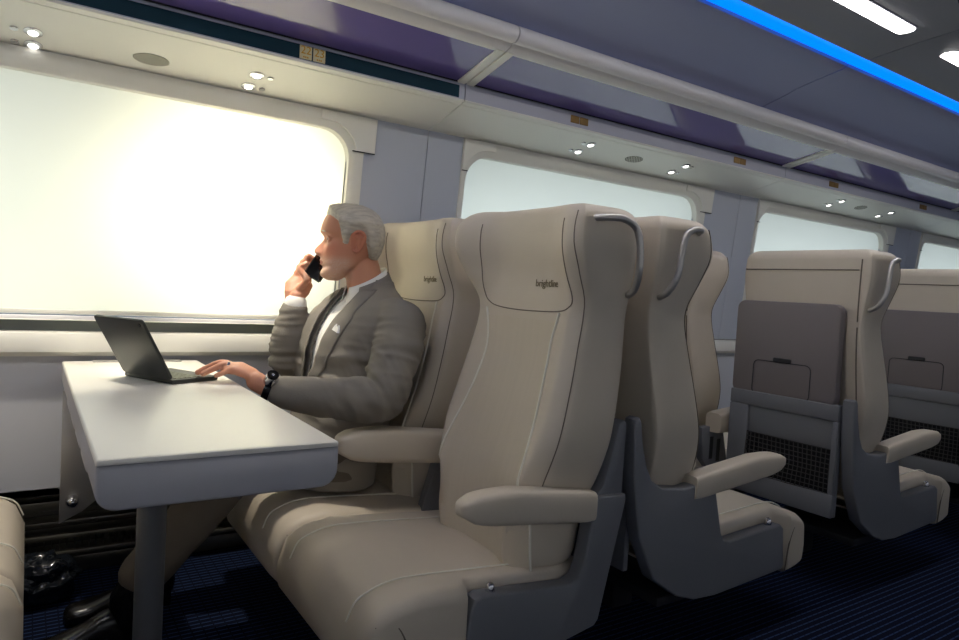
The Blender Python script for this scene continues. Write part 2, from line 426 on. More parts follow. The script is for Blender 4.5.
# right-hand side of the car and its ends (close the room)
wr = MB().box((X0, -0.98, 0), (X1, -0.9, ZB)).box((X0, -0.98, ZT), (X1, -0.9, 2.06))
for i in range(0, len(edges), 2):
    if edges[i + 1] - edges[i] > 0.02: wr.box((edges[i], -0.98, ZB), (edges[i + 1], -0.9, ZT))
wr = wr.build('wall_right', LOWWALL, smooth=0); tag(wr, kind='structure')
LITSHADE = emit('glowing_shade', (236, 240, 246), RIGHT_E)  # unseen opposite windows: daylight put in as glow of the shades, filling the car
for i, (a, b) in enumerate(WIN):
    tag(MB().box((a, -0.95, ZB), (b, -0.945, ZT)).build('window_%d' % (i + 6), LITSHADE, smooth=0), kind='structure')
wf = MB().box((X1, -0.98, 0), (X1 + 0.08, 2.62, 2.06)).build('wall_front', LOWWALL, smooth=0); tag(wf, kind='structure')
wb = MB().box((X0 - 0.08, -0.98, 0), (X0, 2.62, 2.06)).build('wall_back', LOWWALL, smooth=0); tag(wb, kind='structure')
# ceiling luminaires
LAMP = emit('lamp_white', (255, 250, 244), 13.0)
def ceiling_light(xa, xb, y, label, group):
    L = xb - xa; r = empty('ceiling_light', ((xa + xb) / 2, y, 1.9655))
    def st(a, b, w):
        pts = []
        for k in range(9):
            t = math.radians(-90 + 180 * k / 8); pts.append((b - w + w * math.cos(t) * 0.7, w * math.sin(t)))
        for k in range(9):
            t = math.radians(90 + 180 * k / 8); pts.append((a + w + w * math.cos(t) * 0.7, w * math.sin(t)))
        return pts
    MB().prism(st(-L / 2, L / 2, 0.028), lambda a, b, d: (a, b, d), -0.006, 0.001).build('diffuser', LAMP, r, 30)
    MB().prism(st(-L / 2 - 0.006, L / 2 + 0.006, 0.034), lambda a, b, d: (a, b, d), -0.003, 0.004, 0.001, 1).build('rim', CEILC, r, 30)
    return tag(r, label, 'ceiling light', group)
ceiling_light(0.77, 2.42, 1.143, 'long white ceiling light cut off by the top edge of the photo', 'ceiling lights')
ceiling_light(2.69, 4.34, 1.143, 'white ceiling light further along, at the right edge of the photo', 'ceiling lights')
ceiling_light(-1.15, 0.50, 1.143, 'white ceiling light above the table end of the car', 'ceiling lights')
# ------------------------------------------------------------------ luggage racks
P0, P1, P2, P3 = (2.283, 1.614), (2.037, 1.672), (2.037, 1.737), (1.80, 1.787)
READ = emit('reading_lamp', (255, 252, 246), 3.2)
def under(y): return P0[1] + (P1[1] - P0[1]) * (P0[0] - y) / (P0[0] - P1[0])
def rack(xa, xb, label, teal, lights, speaker, placards, signs=None, dots=()):
    r = empty('luggage_rack', (xa, 2.1, 1.65)); g = 0.0022
    ox, oy, oz = r.location
    a, b = xa + g - ox, xb - g - ox
    def q(p): return (p[0] - oy, p[1] - oz)
    def strip(name, pts, m, th=0.010, x=(a, b), sm=35):
        pts = [q(p) for p in pts]
        up = [(p[0] + 0.002, p[1] + th) for p in pts]
        return MB().loft([[(xx, p[0], p[1]) for p in pts] + [(xx, p[0], p[1]) for p in up[::-1]] for xx in x]).build(name, m, r, sm)
    pan = strip('under_panel', [(2.30, P0[1] - 0.0035), (2.14, under(2.14)), (2.062, under(2.062))], RACKW)
    strip('panel_lip', [(2.0595, under(2.06)), (2.043, P1[1] + 0.001), P1, (2.034, P1[1] + 0.006)], RACKW)
    # fascia
    fo = MB().prism([q(p) for p in ((2.034, P1[1] + 0.007), (2.034, P2[1] - 0.006), (2.038, P2[1] - 0.002), (2.06, P2[1] - 0.002), (2.06, P1[1] + 0.007))], lambda u, v, d: (d, u, v), a, b).build('fascia', FASCIA, r, 30)
    if teal:
        MB().box((a + 0.0, 2.0325 - oy, P1[1] + 0.010 - oz), (b - 0.022, 2.036 - oy, P2[1] - 0.013 - oz), 0.001, 1).build('fascia_band', TEAL, fo)
    # glass floor and its frame
    MB().prism([q(p) for p in ((2.036, P2[1]), (1.80, P3[1]), (1.80, P3[1] + 0.006), (2.036, P2[1] + 0.006))], lambda u, v, d: (d, u, v), a + 0.03, b - 0.03).build('glass_shelf', RGLASS, r, 30)
    for e0, e1 in ((a, a + 0.032), (b - 0.032, b)):
        MB().prism([q(p) for p in ((2.034, P2[1] - 0.006), (1.80, P3[1] - 0.006), (1.79, P3[1] + 0.014), (2.036, P2[1] + 0.010))], lambda u, v, d: (d, u, v), e0, e1, 0.003).build('end_frame', RACKW, r)
    MB().prism([q(p) for p in ((2.038, P2[1] - 0.0022), (2.0315, P2[1] - 0.002), (2.0315, P2[1] + 0.0005), (2.038, P2[1] + 0.0003))], lambda u, v, d: (d, u, v), a + 0.03, b - 0.03).build('glass_gasket', DARKSEAM, r, 0)
    # front rail
    sec = [(1.812, 1.782), (1.79, 1.784), (1.775, 1.794)] + [(1.757 + 0.027 * math.cos(t), 1.826 + 0.027 * math.sin(t)) for t in [math.radians(-70 - 20 * k) for k in range(15)]] + [(1.80, 1.815), (1.82, 1.796)]
    MB().prism([q(p) for p in sec], lambda u, v, d: (d, u, v), a, b).build('front_rail', RAILM, r, 40)
    # back and divider of the luggage space
    MB().box((a, 2.25 - oy, 1.70 - oz), (b, 2.262 - oy, 1.98 - oz)).build('rear_panel', RACKIN, r, 0)
    for lx, ly, sx in lights:
        z = under(ly) - oz
        n = Vector((0, P1[1] - P0[1], P0[0] - P1[0])).normalized()
        def disc(cx, cy, rad, h0, h1, seg=24):
            rings = []
            for rr, hh in ((rad, h0), (rad, h1 * 0.6), (rad * 0.86, h1)):
                rings.append([(cx + rr * math.cos(2 * math.pi * k / seg), cy + rr * math.sin(2 * math.pi * k / seg), under(cy + rr * math.sin(2 * math.pi * k / seg) + oy) - oz - hh) for k in range(seg)])
            return MB().loft(rings)
        rl = disc(lx - ox, ly - oy, 0.022, -0.002, 0.004).build('reading_light', CHROME, r)
        disc(lx - ox, ly - oy, 0.0135, 0.003, 0.0055).build('lens', READ, rl)
        disc(lx + sx - ox, ly - oy + 0.0, 0.010, -0.002, 0.004).build('light_switch', CHROME, r)
    if speaker:
        pts = [(0.048 * math.cos(t) * (1 + 0.0), 0.03 * math.sin(t)) for t in [2 * math.pi * k / 28 for k in range(28)]]
        MB().prism(pts, lambda u, v, d: (speaker[0] - ox + u, speaker[1] - oy + v, under(speaker[1] + v) - oz - d), -0.001, 0.0015).build('speaker_grille', SPEAK, r, 30)
    for px, wd in placards:
        MB().box((px - ox - wd / 2, 2.0305 - oy, P1[1] + 0.020 - oz), (px - ox - 0.002, 2.0345 - oy, P1[1] + 0.048 - oz), 0.001, 1).build('seat_placard', BRONZE, fo)
        MB().box((px - ox + 0.002, 2.0305 - oy, P1[1] + 0.020 - oz), (px - ox + wd / 2, 2.0345 - oy, P1[1] + 0.048 - oz), 0.001, 1).build('seat_placard', BRONZE, fo)
    for k, (sx, txt) in enumerate(signs or ()):
        zc = P1[1] + 0.031 - oz
        pl = MB().box((sx - ox - 0.019, 2.0300 - oy, zc - 0.020), (sx - ox + 0.019, 2.0328 - oy, zc + 0.020), 0.001, 1).build('seat_placard', PLATE, r)
        lettering(txt, 0.033, lambda x, y, z: (sx - ox + x, 2.0297 - oy - z, zc + 0.005 + y), 'seat_number', YELLOW, pl)
        mbx = MB()
        for d in (-0.006, 0.0, 0.006): mbx.box((sx - ox + d - 0.002, 2.0294 - oy, zc - 0.0165), (sx - ox + d + 0.002, 2.0301 - oy, zc - 0.012))
        mbx.build('seat_symbol', YELLOW, pl, 0)
    tag(r, label, 'luggage rack', 'overhead luggage racks')
    return r
rack(-0.674, 1.246, 'luggage rack with dark teal band and seat numbers 22 and 23, above the table', True,
     [(-0.006, 2.195, -0.042), (-0.005, 2.262, -0.042), (0.57, 2.163, 0.042), (0.565, 2.238, 0.042)], (0.28, 2.205), [], [(0.676, '22'), (0.718, '23')])
rack(1.246, 3.169, 'lilac grey fronted luggage rack next to the teal banded one, above the near seats', False,
     [(1.926, 2.124, -0.04), (1.925, 2.20, -0.04), (2.518, 2.12, 0.04), (2.514, 2.20, 0.04)], (2.222, 2.163), [(1.776, 0.09), (2.793, 0.09)])
rack(3.169, 5.089, 'overhead luggage rack above the grey backed seats toward the right edge', False,
     [(3.862, 2.114, -0.04), (3.858, 2.186, -0.04), (4.435, 2.115, 0.04), (4.427, 2.187, 0.04)], (4.12, 2.138), [(3.62, 0.09), (4.66, 0.09)])
rack(5.089, 7.009, 'farthest overhead luggage rack, just a sliver at the right edge of the photo', False, [], None, [])
# ------------------------------------------------------------------ seats
UB = [(0.30, 0.10), (0.45, 0.078), (0.69, 0.042), (0.87, 0.012), (1.02, 0.0), (1.15, 0.0), (1.25, 0.004)]
UM = [(0.30, 0.275), (0.45, 0.285), (0.56, 0.278), (0.647, 0.255), (0.759, 0.217), (0.897, 0.178), (0.993, 0.168), (1.07, 0.214), (1.134, 0.248), (1.185, 0.246), (1.22, 0.225), (1.25, 0.20)]
US = [(0.30, 0.195), (0.45, 0.205), (0.59, 0.205), (0.73, 0.182), (0.88, 0.150), (1.0, 0.128), (1.08, 0.155), (1.15, 0.180), (1.25, 0.170)]
WD = [(0.30, 0.186), (0.50, 0.194), (0.58, 0.222), (0.66, 0.242), (0.72, 0.245), (0.80, 0.240), (0.97, 0.226), (1.05, 0.236), (1.13, 0.246), (1.20, 0.244), (1.25, 0.238)]
DEP = [(0.30, 0.020), (0.60, 0.030), (0.85, 0.024), (0.99, 0.012), (1.07, 0.062), (1.14, 0.084), (1.20, 0.070), (1.25, 0.03)]
import functools
@functools.lru_cache(maxsize=None)
def half_ring(z, low=False):
    ub, um, us, w_, d = spl(UB, z), spl(UM, z), spl(US, z), spl(WD, z), spl(DEP, z)
    if low:
        q = spl([(0.30, 0.0), (0.97, 0.004), (1.07, 0.034), (1.14, 0.052), (1.20, 0.046), (1.25, 0.02)], z); um -= q; d -= q
    uc = um - d
    c = [(0, ub), (w_ * 0.5, ub), (w_ - 0.022, ub + 0.001), (w_ - 0.006, ub + 0.010), (w_, ub + 0.034), (w_ + 0.001, (ub + us) / 2), (w_ - 0.002, us - 0.008), (w_ - 0.010, us + 0.35 * (um - us)), (w_ - 0.032, us + 0.86 * (um - us)), (w_ * 0.78, um), (w_ * 0.60, um - d * 0.55), (w_ * 0.42, um - d * 0.95), (0, uc)]
    return cr(c, 4)
def full_ring(z, inset=0.0, s=0):
    h = half_ring(z, s > 0); g = half_ring(z, s < 0)
    pts = [(p[1], p[0]) for p in h] + [(p[1], -p[0]) for p in g[::-1][1:-1]]
    if inset > 0:
        us = [p[0] for p in pts]; cu = (min(us) + max(us)) / 2; hu = (max(us) - min(us)) / 2; hv = max(p[1] for p in pts)
        pts = [(cu + (p[0] - cu) * max(0.02, 1 - inset / hu), p[1] * max(0.02, 1 - inset / hv)) for p in pts]
    return pts
@functools.lru_cache(maxsize=None)
def front_u(z, v, s=0):
    h = [p for p in half_ring(z, s * v > 0)]; n = len(h) // 2 + 4
    fr = h[n:][::-1]
    return float(np.interp(abs(v), [p[0] for p in fr], [p[1] for p in fr]))
def back_loft(za, zb, ra, rb, n, s=0):
    zs = [za + (zb - za) * k / n for k in range(n + 1)]
    rings = []
    for a in (90, 65, 40, 20) if ra > 0 else ():
        t = math.radians(a); rings.append((za + ra * (1 - math.sin(t)), ra * (1 - math.cos(t))))
    if ra == 0: rings.append((za, 0.0))
    rings += [(z, 0.0) for z in zs if za + ra < z < zb - rb]
    if rb == 0: rings.append((zb, 0.0))
    for a in (0, 20, 40, 60, 75, 90) if rb > 0 else ():
        t = math.radians(a); rings.append((zb - rb + rb * math.sin(t), rb * (1 - math.cos(t))))
    mb = MB(); mb.loft([[(u, v, z) for u, v in full_ring(z, ins, s)] for z, ins in rings]); return mb
SEATS = dict(
    A=dict(strut=[(-0.012, 0.70), (-0.010, 0.716), (0.0, 0.722), (0.014, 0.714), (0.020, 0.69), (0.055, 0.565), (0.085, 0.538)],
           panel=[(-0.012, 0.526), (-0.010, 0.54), (0.078, 0.545), (0.088, 0.535), (0.116, 0.385), (0.130, 0.356), (0.156, 0.345), (0.405, 0.368), (0.422, 0.362), (0.430, 0.345), (0.452, 0.20), (0.19, 0.205), (0.068, 0.226), (0.056, 0.24)],
           arm=(0.092, 0.455, 0.484, 0.575), front=0.68, pfront=0.43),
    B=dict(panel=[(-0.044, 0.70), (-0.042, 0.722), (-0.030, 0.728), (-0.022, 0.715), (-0.012, 0.66), (0.008, 0.60), (0.03, 0.563), (0.07, 0.540), (0.16, 0.527), (0.262, 0.541), (0.280, 0.537), (0.290, 0.515), (0.328, 0.385), (0.342, 0.360), (0.372, 0.352), (0.615, 0.365), (0.632, 0.352), (0.648, 0.235), (0.636, 0.222), (0.32, 0.206), (0.23, 0.212), (0.16, 0.235), (0.06, 0.30), (-0.005, 0.42), (-0.036, 0.58)],
           arm=(0.200, 0.610, 0.490, 0.572), front=0.775, pfront=0.645))
def make_seat(name, label, loc, facing, kind, prof, rear=True, aisle_dx=0.0, lumber=True):
    """facing +1/-1 along the car; aisle side is local y = s"""
    rz = 0.0 if facing > 0 else math.pi
    s = -1 if facing > 0 else 1
    r = empty(name, loc, rz); S = SEATS[prof]; sa = s if prof == 'A' else 0
    bk = back_loft(0.345, 0.972, 0.05, 0.0, 34).build('backrest', LEATHER, r, 60)
    hd = back_loft(0.972, 1.238, 0.0, 0.034, 22, sa).build('headrest', LEATHER, r, 60)
    # ribbed centre panel on the front of the backrest
    rows = []
    for k in range(26):
        z = 0.375 + (0.955 - 0.375) * k / 25
        vm = spl([(0.36, 0.185), (0.6, 0.172), (0.8, 0.138), (0.9, 0.132), (0.97, 0.15)], z)
        rows.append([(front_u(z, vm * (j / 6 - 1)) + 0.0025, vm * (j / 6 - 1), z) for j in range(13)])
    MB().loft(rows, caps=False, closed=False).build('centre_panel', RIBBED, bk, 180)
    for sg in (1, -1):
        pts = []
        for k in range(26):
            z = 0.37 + (0.975 - 0.37) * k / 25
            vm = spl([(0.36, 0.187), (0.6, 0.174), (0.8, 0.140), (0.9, 0.134), (0.98, 0.155)], z)
            pts.append((front_u(z, vm) + 0.002, sg * vm, z))
        MB().tube(pts, 0.0032, 8).build('piping', PIPING, bk, 180)
        # dark edge seams where front meets side
        pts = []
        for k in range(46):
            z = 0.40 + (1.215 - 0.40) * k / 45
            w_, us = spl(WD, z), spl(US, z); um = spl(UM, z)
            pts.append((us + 0.35 * (um - us) + 0.001, sg * (w_ - 0.0095), z))
        MB().tube(pts[:33], 0.0014, 6).build('edge_seam', SEAM, bk, 180)
        MB().tube(pts[32:], 0.0014, 6).build('edge_seam', SEAM, hd, 180)
    # headrest cushion outline
    vp, vq = (0.188, -0.150) if prof == 'A' else (0.150, -0.150)
    pts = [(z, v * s) for z, v in cr([(1.20, vq + .004), (1.10, vq), (1.02, vq - .008), (0.992, vq + .006), (0.980, vq + .05), (0.976, 0.0), (0.980, vp - .05), (0.992, vp - .006), (1.02, vp + .006), (1.10, vp), (1.20, vp - .004)], 6)]
    MB().tube([(front_u(z, v, sa) + 0.0005, v, z) for z, v in pts], 0.0015, 6).build('headrest_seam', SEAM, hd, 180)
    lettering('brightline', 0.026, lambda x, y, z: (front_u(round(1.047 + y, 3), round(s * 0.092 + x, 3), sa) + 0.0022 + z, s * 0.092 + x, 1.047 + y), 'logo_lettering', LOGO, hd)
    # grab handle on the aisle-side wing
    if kind == 'aisle':
        w_ = spl(WD, 1.1)
        hp = cr([(0.020, w_ - 0.006, 1.030), (0.024, w_ + 0.016, 1.045), (0.032, w_ + 0.034, 1.085), (0.037, w_ + 0.038, 1.14), (0.052, w_ + 0.036, 1.185), (0.085, w_ + 0.032, 1.203), (0.118, w_ + 0.026, 1.205), (0.148, w_ - 0.006, 1.203)], 6)
        MB().tube([(p[0], s * p[1], p[2]) for p in hp], 0.0085, 12).build('grab_handle', METAL, r, 180)
    # cushion
    fr = S['front']; rings = []
    for k in range(29):
        t = k / 28; u = 0.07 + (fr - 0.07) * t
        a = max(0.0, (u - (fr - 0.11)) / 0.11)
        top = spl([(0.13, 0.365), (0.3, 0.378), (fr - 0.16, 0.396), (fr - 0.08, 0.392), (fr, 0.30)], u)
        bot = spl([(0.07, 0.33), (0.20, 0.30), (fr - 0.2, 0.235), (fr - 0.10, 0.20), (fr - 0.03, 0.198), (fr, 0.225)], u)
        if a > 0: top = 0.394 - 0.085 * (1 - math.sqrt(max(0, 1 - a * a))); bot = 0.200 + 0.04 * (1 - math.sqrt(max(0, 1 - a * a)))
        va = 0.198 if u < S['pfront'] + 0.006 else 0.243
        if kind == 'window': va = 0.287
        vi = 0.297 if kind == 'aisle' else 0.24; rr = 0.028
        if a > 0.9: ii = 0.012 * (a - 0.9) / 0.1; va -= ii; vi -= ii
        ring = []
        for cy, cz, a0 in ((va - rr, top - rr, 0), (-vi + rr, top - rr, 90), (-vi + rr, bot + rr, 180), (va - rr, bot + rr, 270)):
            for j in range(6):
                t2 = math.radians(a0 + 18 * j); ring.append((u, s * (cy + rr * math.cos(t2)), cz + rr * math.sin(t2)))
            if a0 == 0:
                for j in range(1, 8): 
                    f = j / 8; ring.append((u, s * ((va - rr) * (1 - f) + (-vi + rr) * f), top + 0.006 * math.sin(math.pi * f)))
        rings.append(ring)
    cu = MB().loft(rings).build('seat_cushion', LEATHER, r, 60)
    for v0 in (0.155, -0.20):
        pts = [(u, s * v0, zz) for u, zz in [(0.24, 0.3785), (0.35, 0.388), (fr - 0.16, 0.4010), (fr - 0.09, 0.3995), (fr - 0.045, 0.386), (fr - 0.02, 0.370), (fr - 0.004, 0.335)]]
        MB().tube(cr(pts, 5), 0.0021, 8).build('piping', PIPING, cu, 180)
    pts = [(u, s * v, z) for u, v, z in [(fr - 0.115, 0.2425 if kind == 'aisle' else 0.2865, 0.215), (fr - 0.10, 0.2425 if kind == 'aisle' else 0.2865, 0.30), (fr - 0.07, 0.2405 if kind == 'aisle' else 0.285, 0.352), (fr - 0.03, 0.237 if kind == 'aisle' else 0.281, 0.352)]]
    MB().tube(cr(pts, 5), 0.0022, 6).build('edge_seam', SEAM, cu, 180)
    # aisle side panel with arm
    def arm_pad(ua, ub_, za, zb, v0, v1):
        n = 18; rings = []
        for k in range(n + 1):
            t = k / n; u = ua + (ub_ - ua) * t
            e = max(0.0, (t - 0.78) / 0.22); q = math.sqrt(max(0.0, 1 - e * e))
            e0 = max(0.0, (0.06 - t) / 0.06)
            zt_ = zb - 0.014 + 0.030 * min(1, t * 1.5) - 0.014 * (1 - q); zl = za + 0.040 * t + 0.016 * (1 - q)
            hw = (v1 - v0) / 2 * (1 - 0.22 * (1 - q) - 0.10 * e0); cv = (v0 + v1) / 2
            cz, hz = (zt_ + zl) / 2, (zt_ - zl) / 2 * (1 - 0.08 * e0)
            ring = []
            for j in range(20):
                th = 2 * math.pi * j / 20; c_, s_ = math.cos(th), math.sin(th); ex = 0.42
                ring.append((u, s * (cv + hw * math.copysign(abs(c_) ** ex, c_)), cz + hz * math.copysign(abs(s_) ** ex, s_)))
            rings.append(ring)
        m_ = [sum(p[i] for p in ring) / 20 for i in range(3)]
        for sc, du in ((0.80, 0.008), (0.45, 0.013)): rings.append([(p[0] + du, m_[1] + (p[1] - m_[1]) * sc, m_[2] + (p[2] - m_[2]) * sc) for p in ring])
        return MB().loft(rings)
    ua, ub_, za, zb = S['arm']
    if prof == 'B' and kind == 'window': ua = 0.07
    if kind == 'aisle':
        mb = MB().prism(S['panel'], lambda a, b, d: (a, s * d, b), 0.203, 0.246, 0.006, 3)
        if 'strut' in S:
            st = S['strut'] + [(0.03, 0.53), (-0.010, 0.53)]
            mb.prism(st, lambda a, b, d: (a, s * d, b), 0.198, 0.232, 0.005, 2)
        sp = mb.build('side_panel', GREYPL, r, 40)
        u0 = S['pfront'] - 0.06
        MB().tube([(u0, s * 0.222, 0.363), (u0, s * 0.222, 0.374)], [0.012, 0.010], 16).build('recline_button', CHROME, sp, 60)
        arm_pad(ua, ub_, za, zb, 0.196, 0.256).build('armrest', LEATHER, r, 60)
    else:
        ap = arm_pad(ua + 0.03, ub_ + 0.065 if prof == 'A' else ub_ - 0.02, za + 0.018, zb + 0.034, 0.256, 0.336).build('armrest', LEATHER, r, 60)
        br = MB().prism([(ua - 0.02, 0.53), (ua + 0.10, 0.535), (ua + 0.12, 0.50), (ua + 0.16, 0.36), (ua + 0.07, 0.33), (ua + 0.0, 0.40)], lambda a, b, d: (a, s * d, b), 0.250, 0.283, 0.004)
        br.build('armrest_bracket', GREYPL, r, 40)
        b2 = MB()
        for k in range(2): b2.box((ua + 0.035 + k * 0.045, s * 0.282, 0.40 - 0.012 * k), (ua + 0.055 + k * 0.045, s * 0.2845, 0.49 - 0.012 * k), 0.0)
        b2.build('bracket_slot', DARKPL, r, 0)
    # structure under the seat
    pb = MB().box((0.16, -0.18, 0.175), (S['pfront'] - 0.06, 0.18, 0.205), 0.01).box((0.24, -s * 0.20, 0.05), (0.33, -s * 0.06, 0.18), 0.01)
    pb.build('pedestal', DARKPL, r, 40)
    # rear shell
    zt0, zb0 = 0.702, 0.315
    fy0, fy1 = -0.225, 0.198
    xo = -0.0345 if rear else -0.004
    fm = MB().box((xo, s * fy0, zb0), (xo + 0.018, s * fy1, zt0), 0.004)
    if rear:
        for (ya, yb, zc, zd) in ((fy0, fy0 + 0.080, 0.3955, 0.6475), (fy1 - 0.018, fy1, 0.3955, 0.6475), (fy0, fy1, 0.648, zt0), (fy0, fy1, zb0, 0.395)):
            fm.box((-0.052, s * ya, zc), (-0.0345, s * yb, zd), 0.004)
        fm.box((-0.043, s * (fy0 + 0.081), 0.548), (-0.0345, s * (fy1 - 0.019), 0.647), 0.003)
    fm.box((xo + 0.01, s * -0.225, 0.30), (0.09, s * -0.20, 0.60), 0.01)
    sh = fm.build('back_shell', GREYPL, r, 40)
    if rear:
        nt = MB()
        y0, y1, z0, z1 = fy0 + 0.080, fy1 - 0.018, 0.395, 0.548
        for k in range(20):
            f = k / 19; yy = y0 + (y1 - y0) * f
            nt.tube([(-0.046, s * yy, z0), (-0.052, s * (yy + 0.01 * math.sin(f * math.pi)), (z0 + z1) / 2), (-0.046, s * yy, z1)], 0.0018, 5)
        for k in range(10):
            zz = z0 + (z1 - z0) * k / 9
            nt.tube([(-0.046, s * y0, zz), (-0.052, s * (y0 + y1) / 2, zz), (-0.046, s * y1, zz)], 0.0018, 5)
        nt.build('net_pocket', STRAND, sh, 0)
        MB().box((-0.037, s * y0, z0), (-0.0348, s * y1, z1)).build('pocket_liner', NETM, sh, 0)
        tz0, tz1, ty0, ty1 = 0.690, 1.044, -0.228, 0.176
        def tf(a, b, d): return (-0.034 + d, s * a, b)
        ty = MB().prism(rrect(ty0, ty1, tz0, tz1, 0.030, 5), tf, -0.010, 0.028, 0.006, 2).build('tray_table', TRAYPL, r, 40)
        cp = rrect(-0.140, 0.085, tz0 + 0.004, 0.822, 0.02, 4)
        cp = cp[len(cp) // 2 - 0:] + cp[:len(cp) // 2]
        MB().tube([(-0.0445, s * p[0], p[1]) for p in cp + cp[:1]], 0.0018, 6).build('cup_tray_outline', DARKPL, ty, 0)
        MB().prism(rrect(-0.060, 0.010, 0.822, 0.838, 0.005, 3), lambda a, b, d: (-0.050 + d, s * a, b), 0, 0.01, 0.002, 1).build('tray_latch', DARKPL, ty, 40)
        # seams over the rear of the headrest
        MB().tube([(spl(UB, 1.165) - 0.001, s * v, 1.165) for v in np.linspace(-0.232, 0.2, 12)], 0.0022, 6).build('rear_seam', SEAM, hd, 180)
        MB().tube([(spl(UB, z) - 0.0008, s * 0.208, z) for z in np.linspace(0.99, 1.20, 12)], 0.0022, 6).build('rear_seam', SEAM, hd, 180)
        MB().tube([(spl(UB, z) - 0.0008, s * 0.208, z) for z in np.linspace(0.66, 0.968, 14)], 0.0022, 6).build('rear_seam', SEAM, bk, 180)
    tag(r, label, 'seat', 'tan train seats')
    return r
YA, YW = 1.400, 1.988
make_seat('train_seat', 'nearest tan aisle seat facing the white table, empty, with steel grab handle', (1.228, YA, 0), -1, 'aisle', 'A', rear=False)
make_seat('train_seat', 'tan window seat with the man in the grey suit sitting in it', (1.228, YW, 0), -1, 'window', 'A', rear=False)
make_seat('train_seat', 'tan aisle seat facing right, back to back with the nearest empty seat', (1.300, YA, 0), 1, 'aisle', 'B', rear=False)
make_seat('train_seat', 'tan window seat glimpsed between two aisle seats, by the wall pillar', (2.180, YW, 0), 1, 'window', 'B')
make_seat('train_seat', 'seat seen from behind with full grey tray table and net pocket, middle right', (2.335, YA, 0), 1, 'aisle', 'B')
make_seat('train_seat', 'farthest seat seen from behind, cut off by the right edge of the photo', (3.375, YA, 0), 1, 'aisle', 'B')
make_seat('train_seat', 'tan seat across the table, its cushion edge at the bottom left corner', (-0.672, YA, 0), 1, 'aisle', 'A', rear=False)
make_seat('train_seat', 'tan window seat across the table, cushion edge at the left border near the wall', (-0.672, YW, 0), 1, 'window', 'A', rear=False)
# ------------------------------------------------------------------ table
tb = empty('table', (0.276, 1.72, 0))
ox, oy = 0.276, 1.72
x0, x1, y0, y1 = 0.088 - ox, 0.464 - ox, 1.113 - oy, 2.325 - oy
def slab(za, zb, r_lo, r_hi, ins=0.0):
    sec = []
    for cx, cz, a0, r in ((x1 - r_hi, zb - r_hi, 0, r_hi), (x0 + r_hi, zb - r_hi, 90, r_hi), (x0 + r_lo, za + r_lo, 180, r_lo), (x1 - r_lo, za + r_lo, 270, r_lo)):
        for k in range(7):
            t = math.radians(a0 + 15 * k); sec.append((cx + r * math.cos(t), cz + r * math.sin(t)))
    mx, mz = (x0 + x1) / 2, (za + zb) / 2; rings = []
    for y, q in ((y0, 0.006), (y0 + 0.002, 0.002), (y0 + 0.006, 0.0), (y1, 0.0)):
        rings.append([(mx + (p[0] - mx) * (1 - q / 0.19), y, mz + (p[1] - mz) * (1 - q / max(0.02, (zb - za) / 2))) for p in sec])
    return MB().loft(rings)
slab(0.660, 0.7300, 0.030, 0.001).build('table_edge', TEDGE, tb, 40)
slab(0.7300, 0.7400, 0.001, 0.005).build('table_top', LAMIN, tb, 40)
lg = MB().tube([(0.245 - ox, 1.65 - oy, 0.08), (0.245 - ox, 1.65 - oy, 0.66)], 0.031, 24, cap=False).tube([(0.245 - ox, 1.65 - oy, 0.051), (0.245 - ox, 1.65 - oy, 0.08)], [0.055, 0.04], 24, cap=False)
lg.build('leg', LEGM, tb, 40)
pl = MB().prism([(0.092, 0.655), (0.40, 0.655), (0.40, 0.50), (0.24, 0.365), (0.15, 0.29), (0.092, 0.26)], lambda a, b, d: (a - ox, d - oy, b), 2.30, 2.312, 0.002)
pl = pl.build('support_plate', METAL, tb)
MB().tube([(0.124 - ox, 2.302 - oy, 0.325), (0.124 - ox, 2.290 - oy, 0.325)], [0.019, 0.017], 20).tube([(0.124 - ox, 2.292 - oy, 0.325), (0.124 - ox, 2.286 - oy, 0.325)], [0.009, 0.008], 16).build('round_lock', CHROME, pl, 60)
un = MB()
for k in range(4): un.box((0.098 - ox, 1.45 + k * 0.2 - oy, 0.63), (0.118 - ox, 1.60 + k * 0.2 - oy, 0.662), 0.008)
un.build('underframe', TEDGE, tb)
hg = MB()
for xa in (0.165, 0.335): hg.box((xa - ox, 2.288 - oy, 0.739), (xa + 0.075 - ox, 2.322 - oy, 0.7435), 0.002)
hg.build('hinge_plate', METAL, tb)
tag(tb, 'long white table on a round grey leg, fixed to the wall under the window', 'table')
# ------------------------------------------------------------------ laptop
lp = empty('laptop', (0.26, 1.9005, 0.7405), math.radians(26.4))
# local: x toward the man, y along the hinge
LWD = 0.099
MB().box((0.0, -LWD, 0.0), (0.138, LWD, 0.012), 0.004).build('base', BLACKL, lp)
kb = MB()
for i in range(5):
    for j in range(11):
        kb.box((0.018 + i * 0.0145, -0.0885 + j * 0.0163, 0.0115), (0.030 + i * 0.0145, -0.0745 + j * 0.0163, 0.0138), 0.0008, 1)
kb.build('keyboard', KEYM, lp)
LH, TL = 0.174, math.radians(30.3)
def lidp(a, b, d): # a along hinge, b up the lid, d thickness toward the man
    return (-0.002 - b * math.sin(TL) + d * math.cos(TL), a, 0.010 + b * math.cos(TL) + d * math.sin(TL))
lid = MB().prism(rrect(-LWD, LWD, 0.0, LH, 0.010, 4), lidp, 0.0, 0.008, 0.0025, 2).build('lid', BLACKL, lp)
MB().prism(rrect(-LWD + 0.01, LWD - 0.01, 0.014, LH - 0.012, 0.004, 2), lidp, 0.0082, 0.0088).build('screen', SCREEN, lid, 0)
MB().prism([(0.0045 * math.cos(t) - LWD + 0.015, 0.0045 * math.sin(t) + LH - 0.013) for t in np.linspace(0, 2 * math.pi, 17)[:-1]], lidp, -0.0012, 0.001).build('camera_lens', SCREEN, lid)
tag(lp, 'open black laptop on the white table under the man\'s hand', 'laptop')
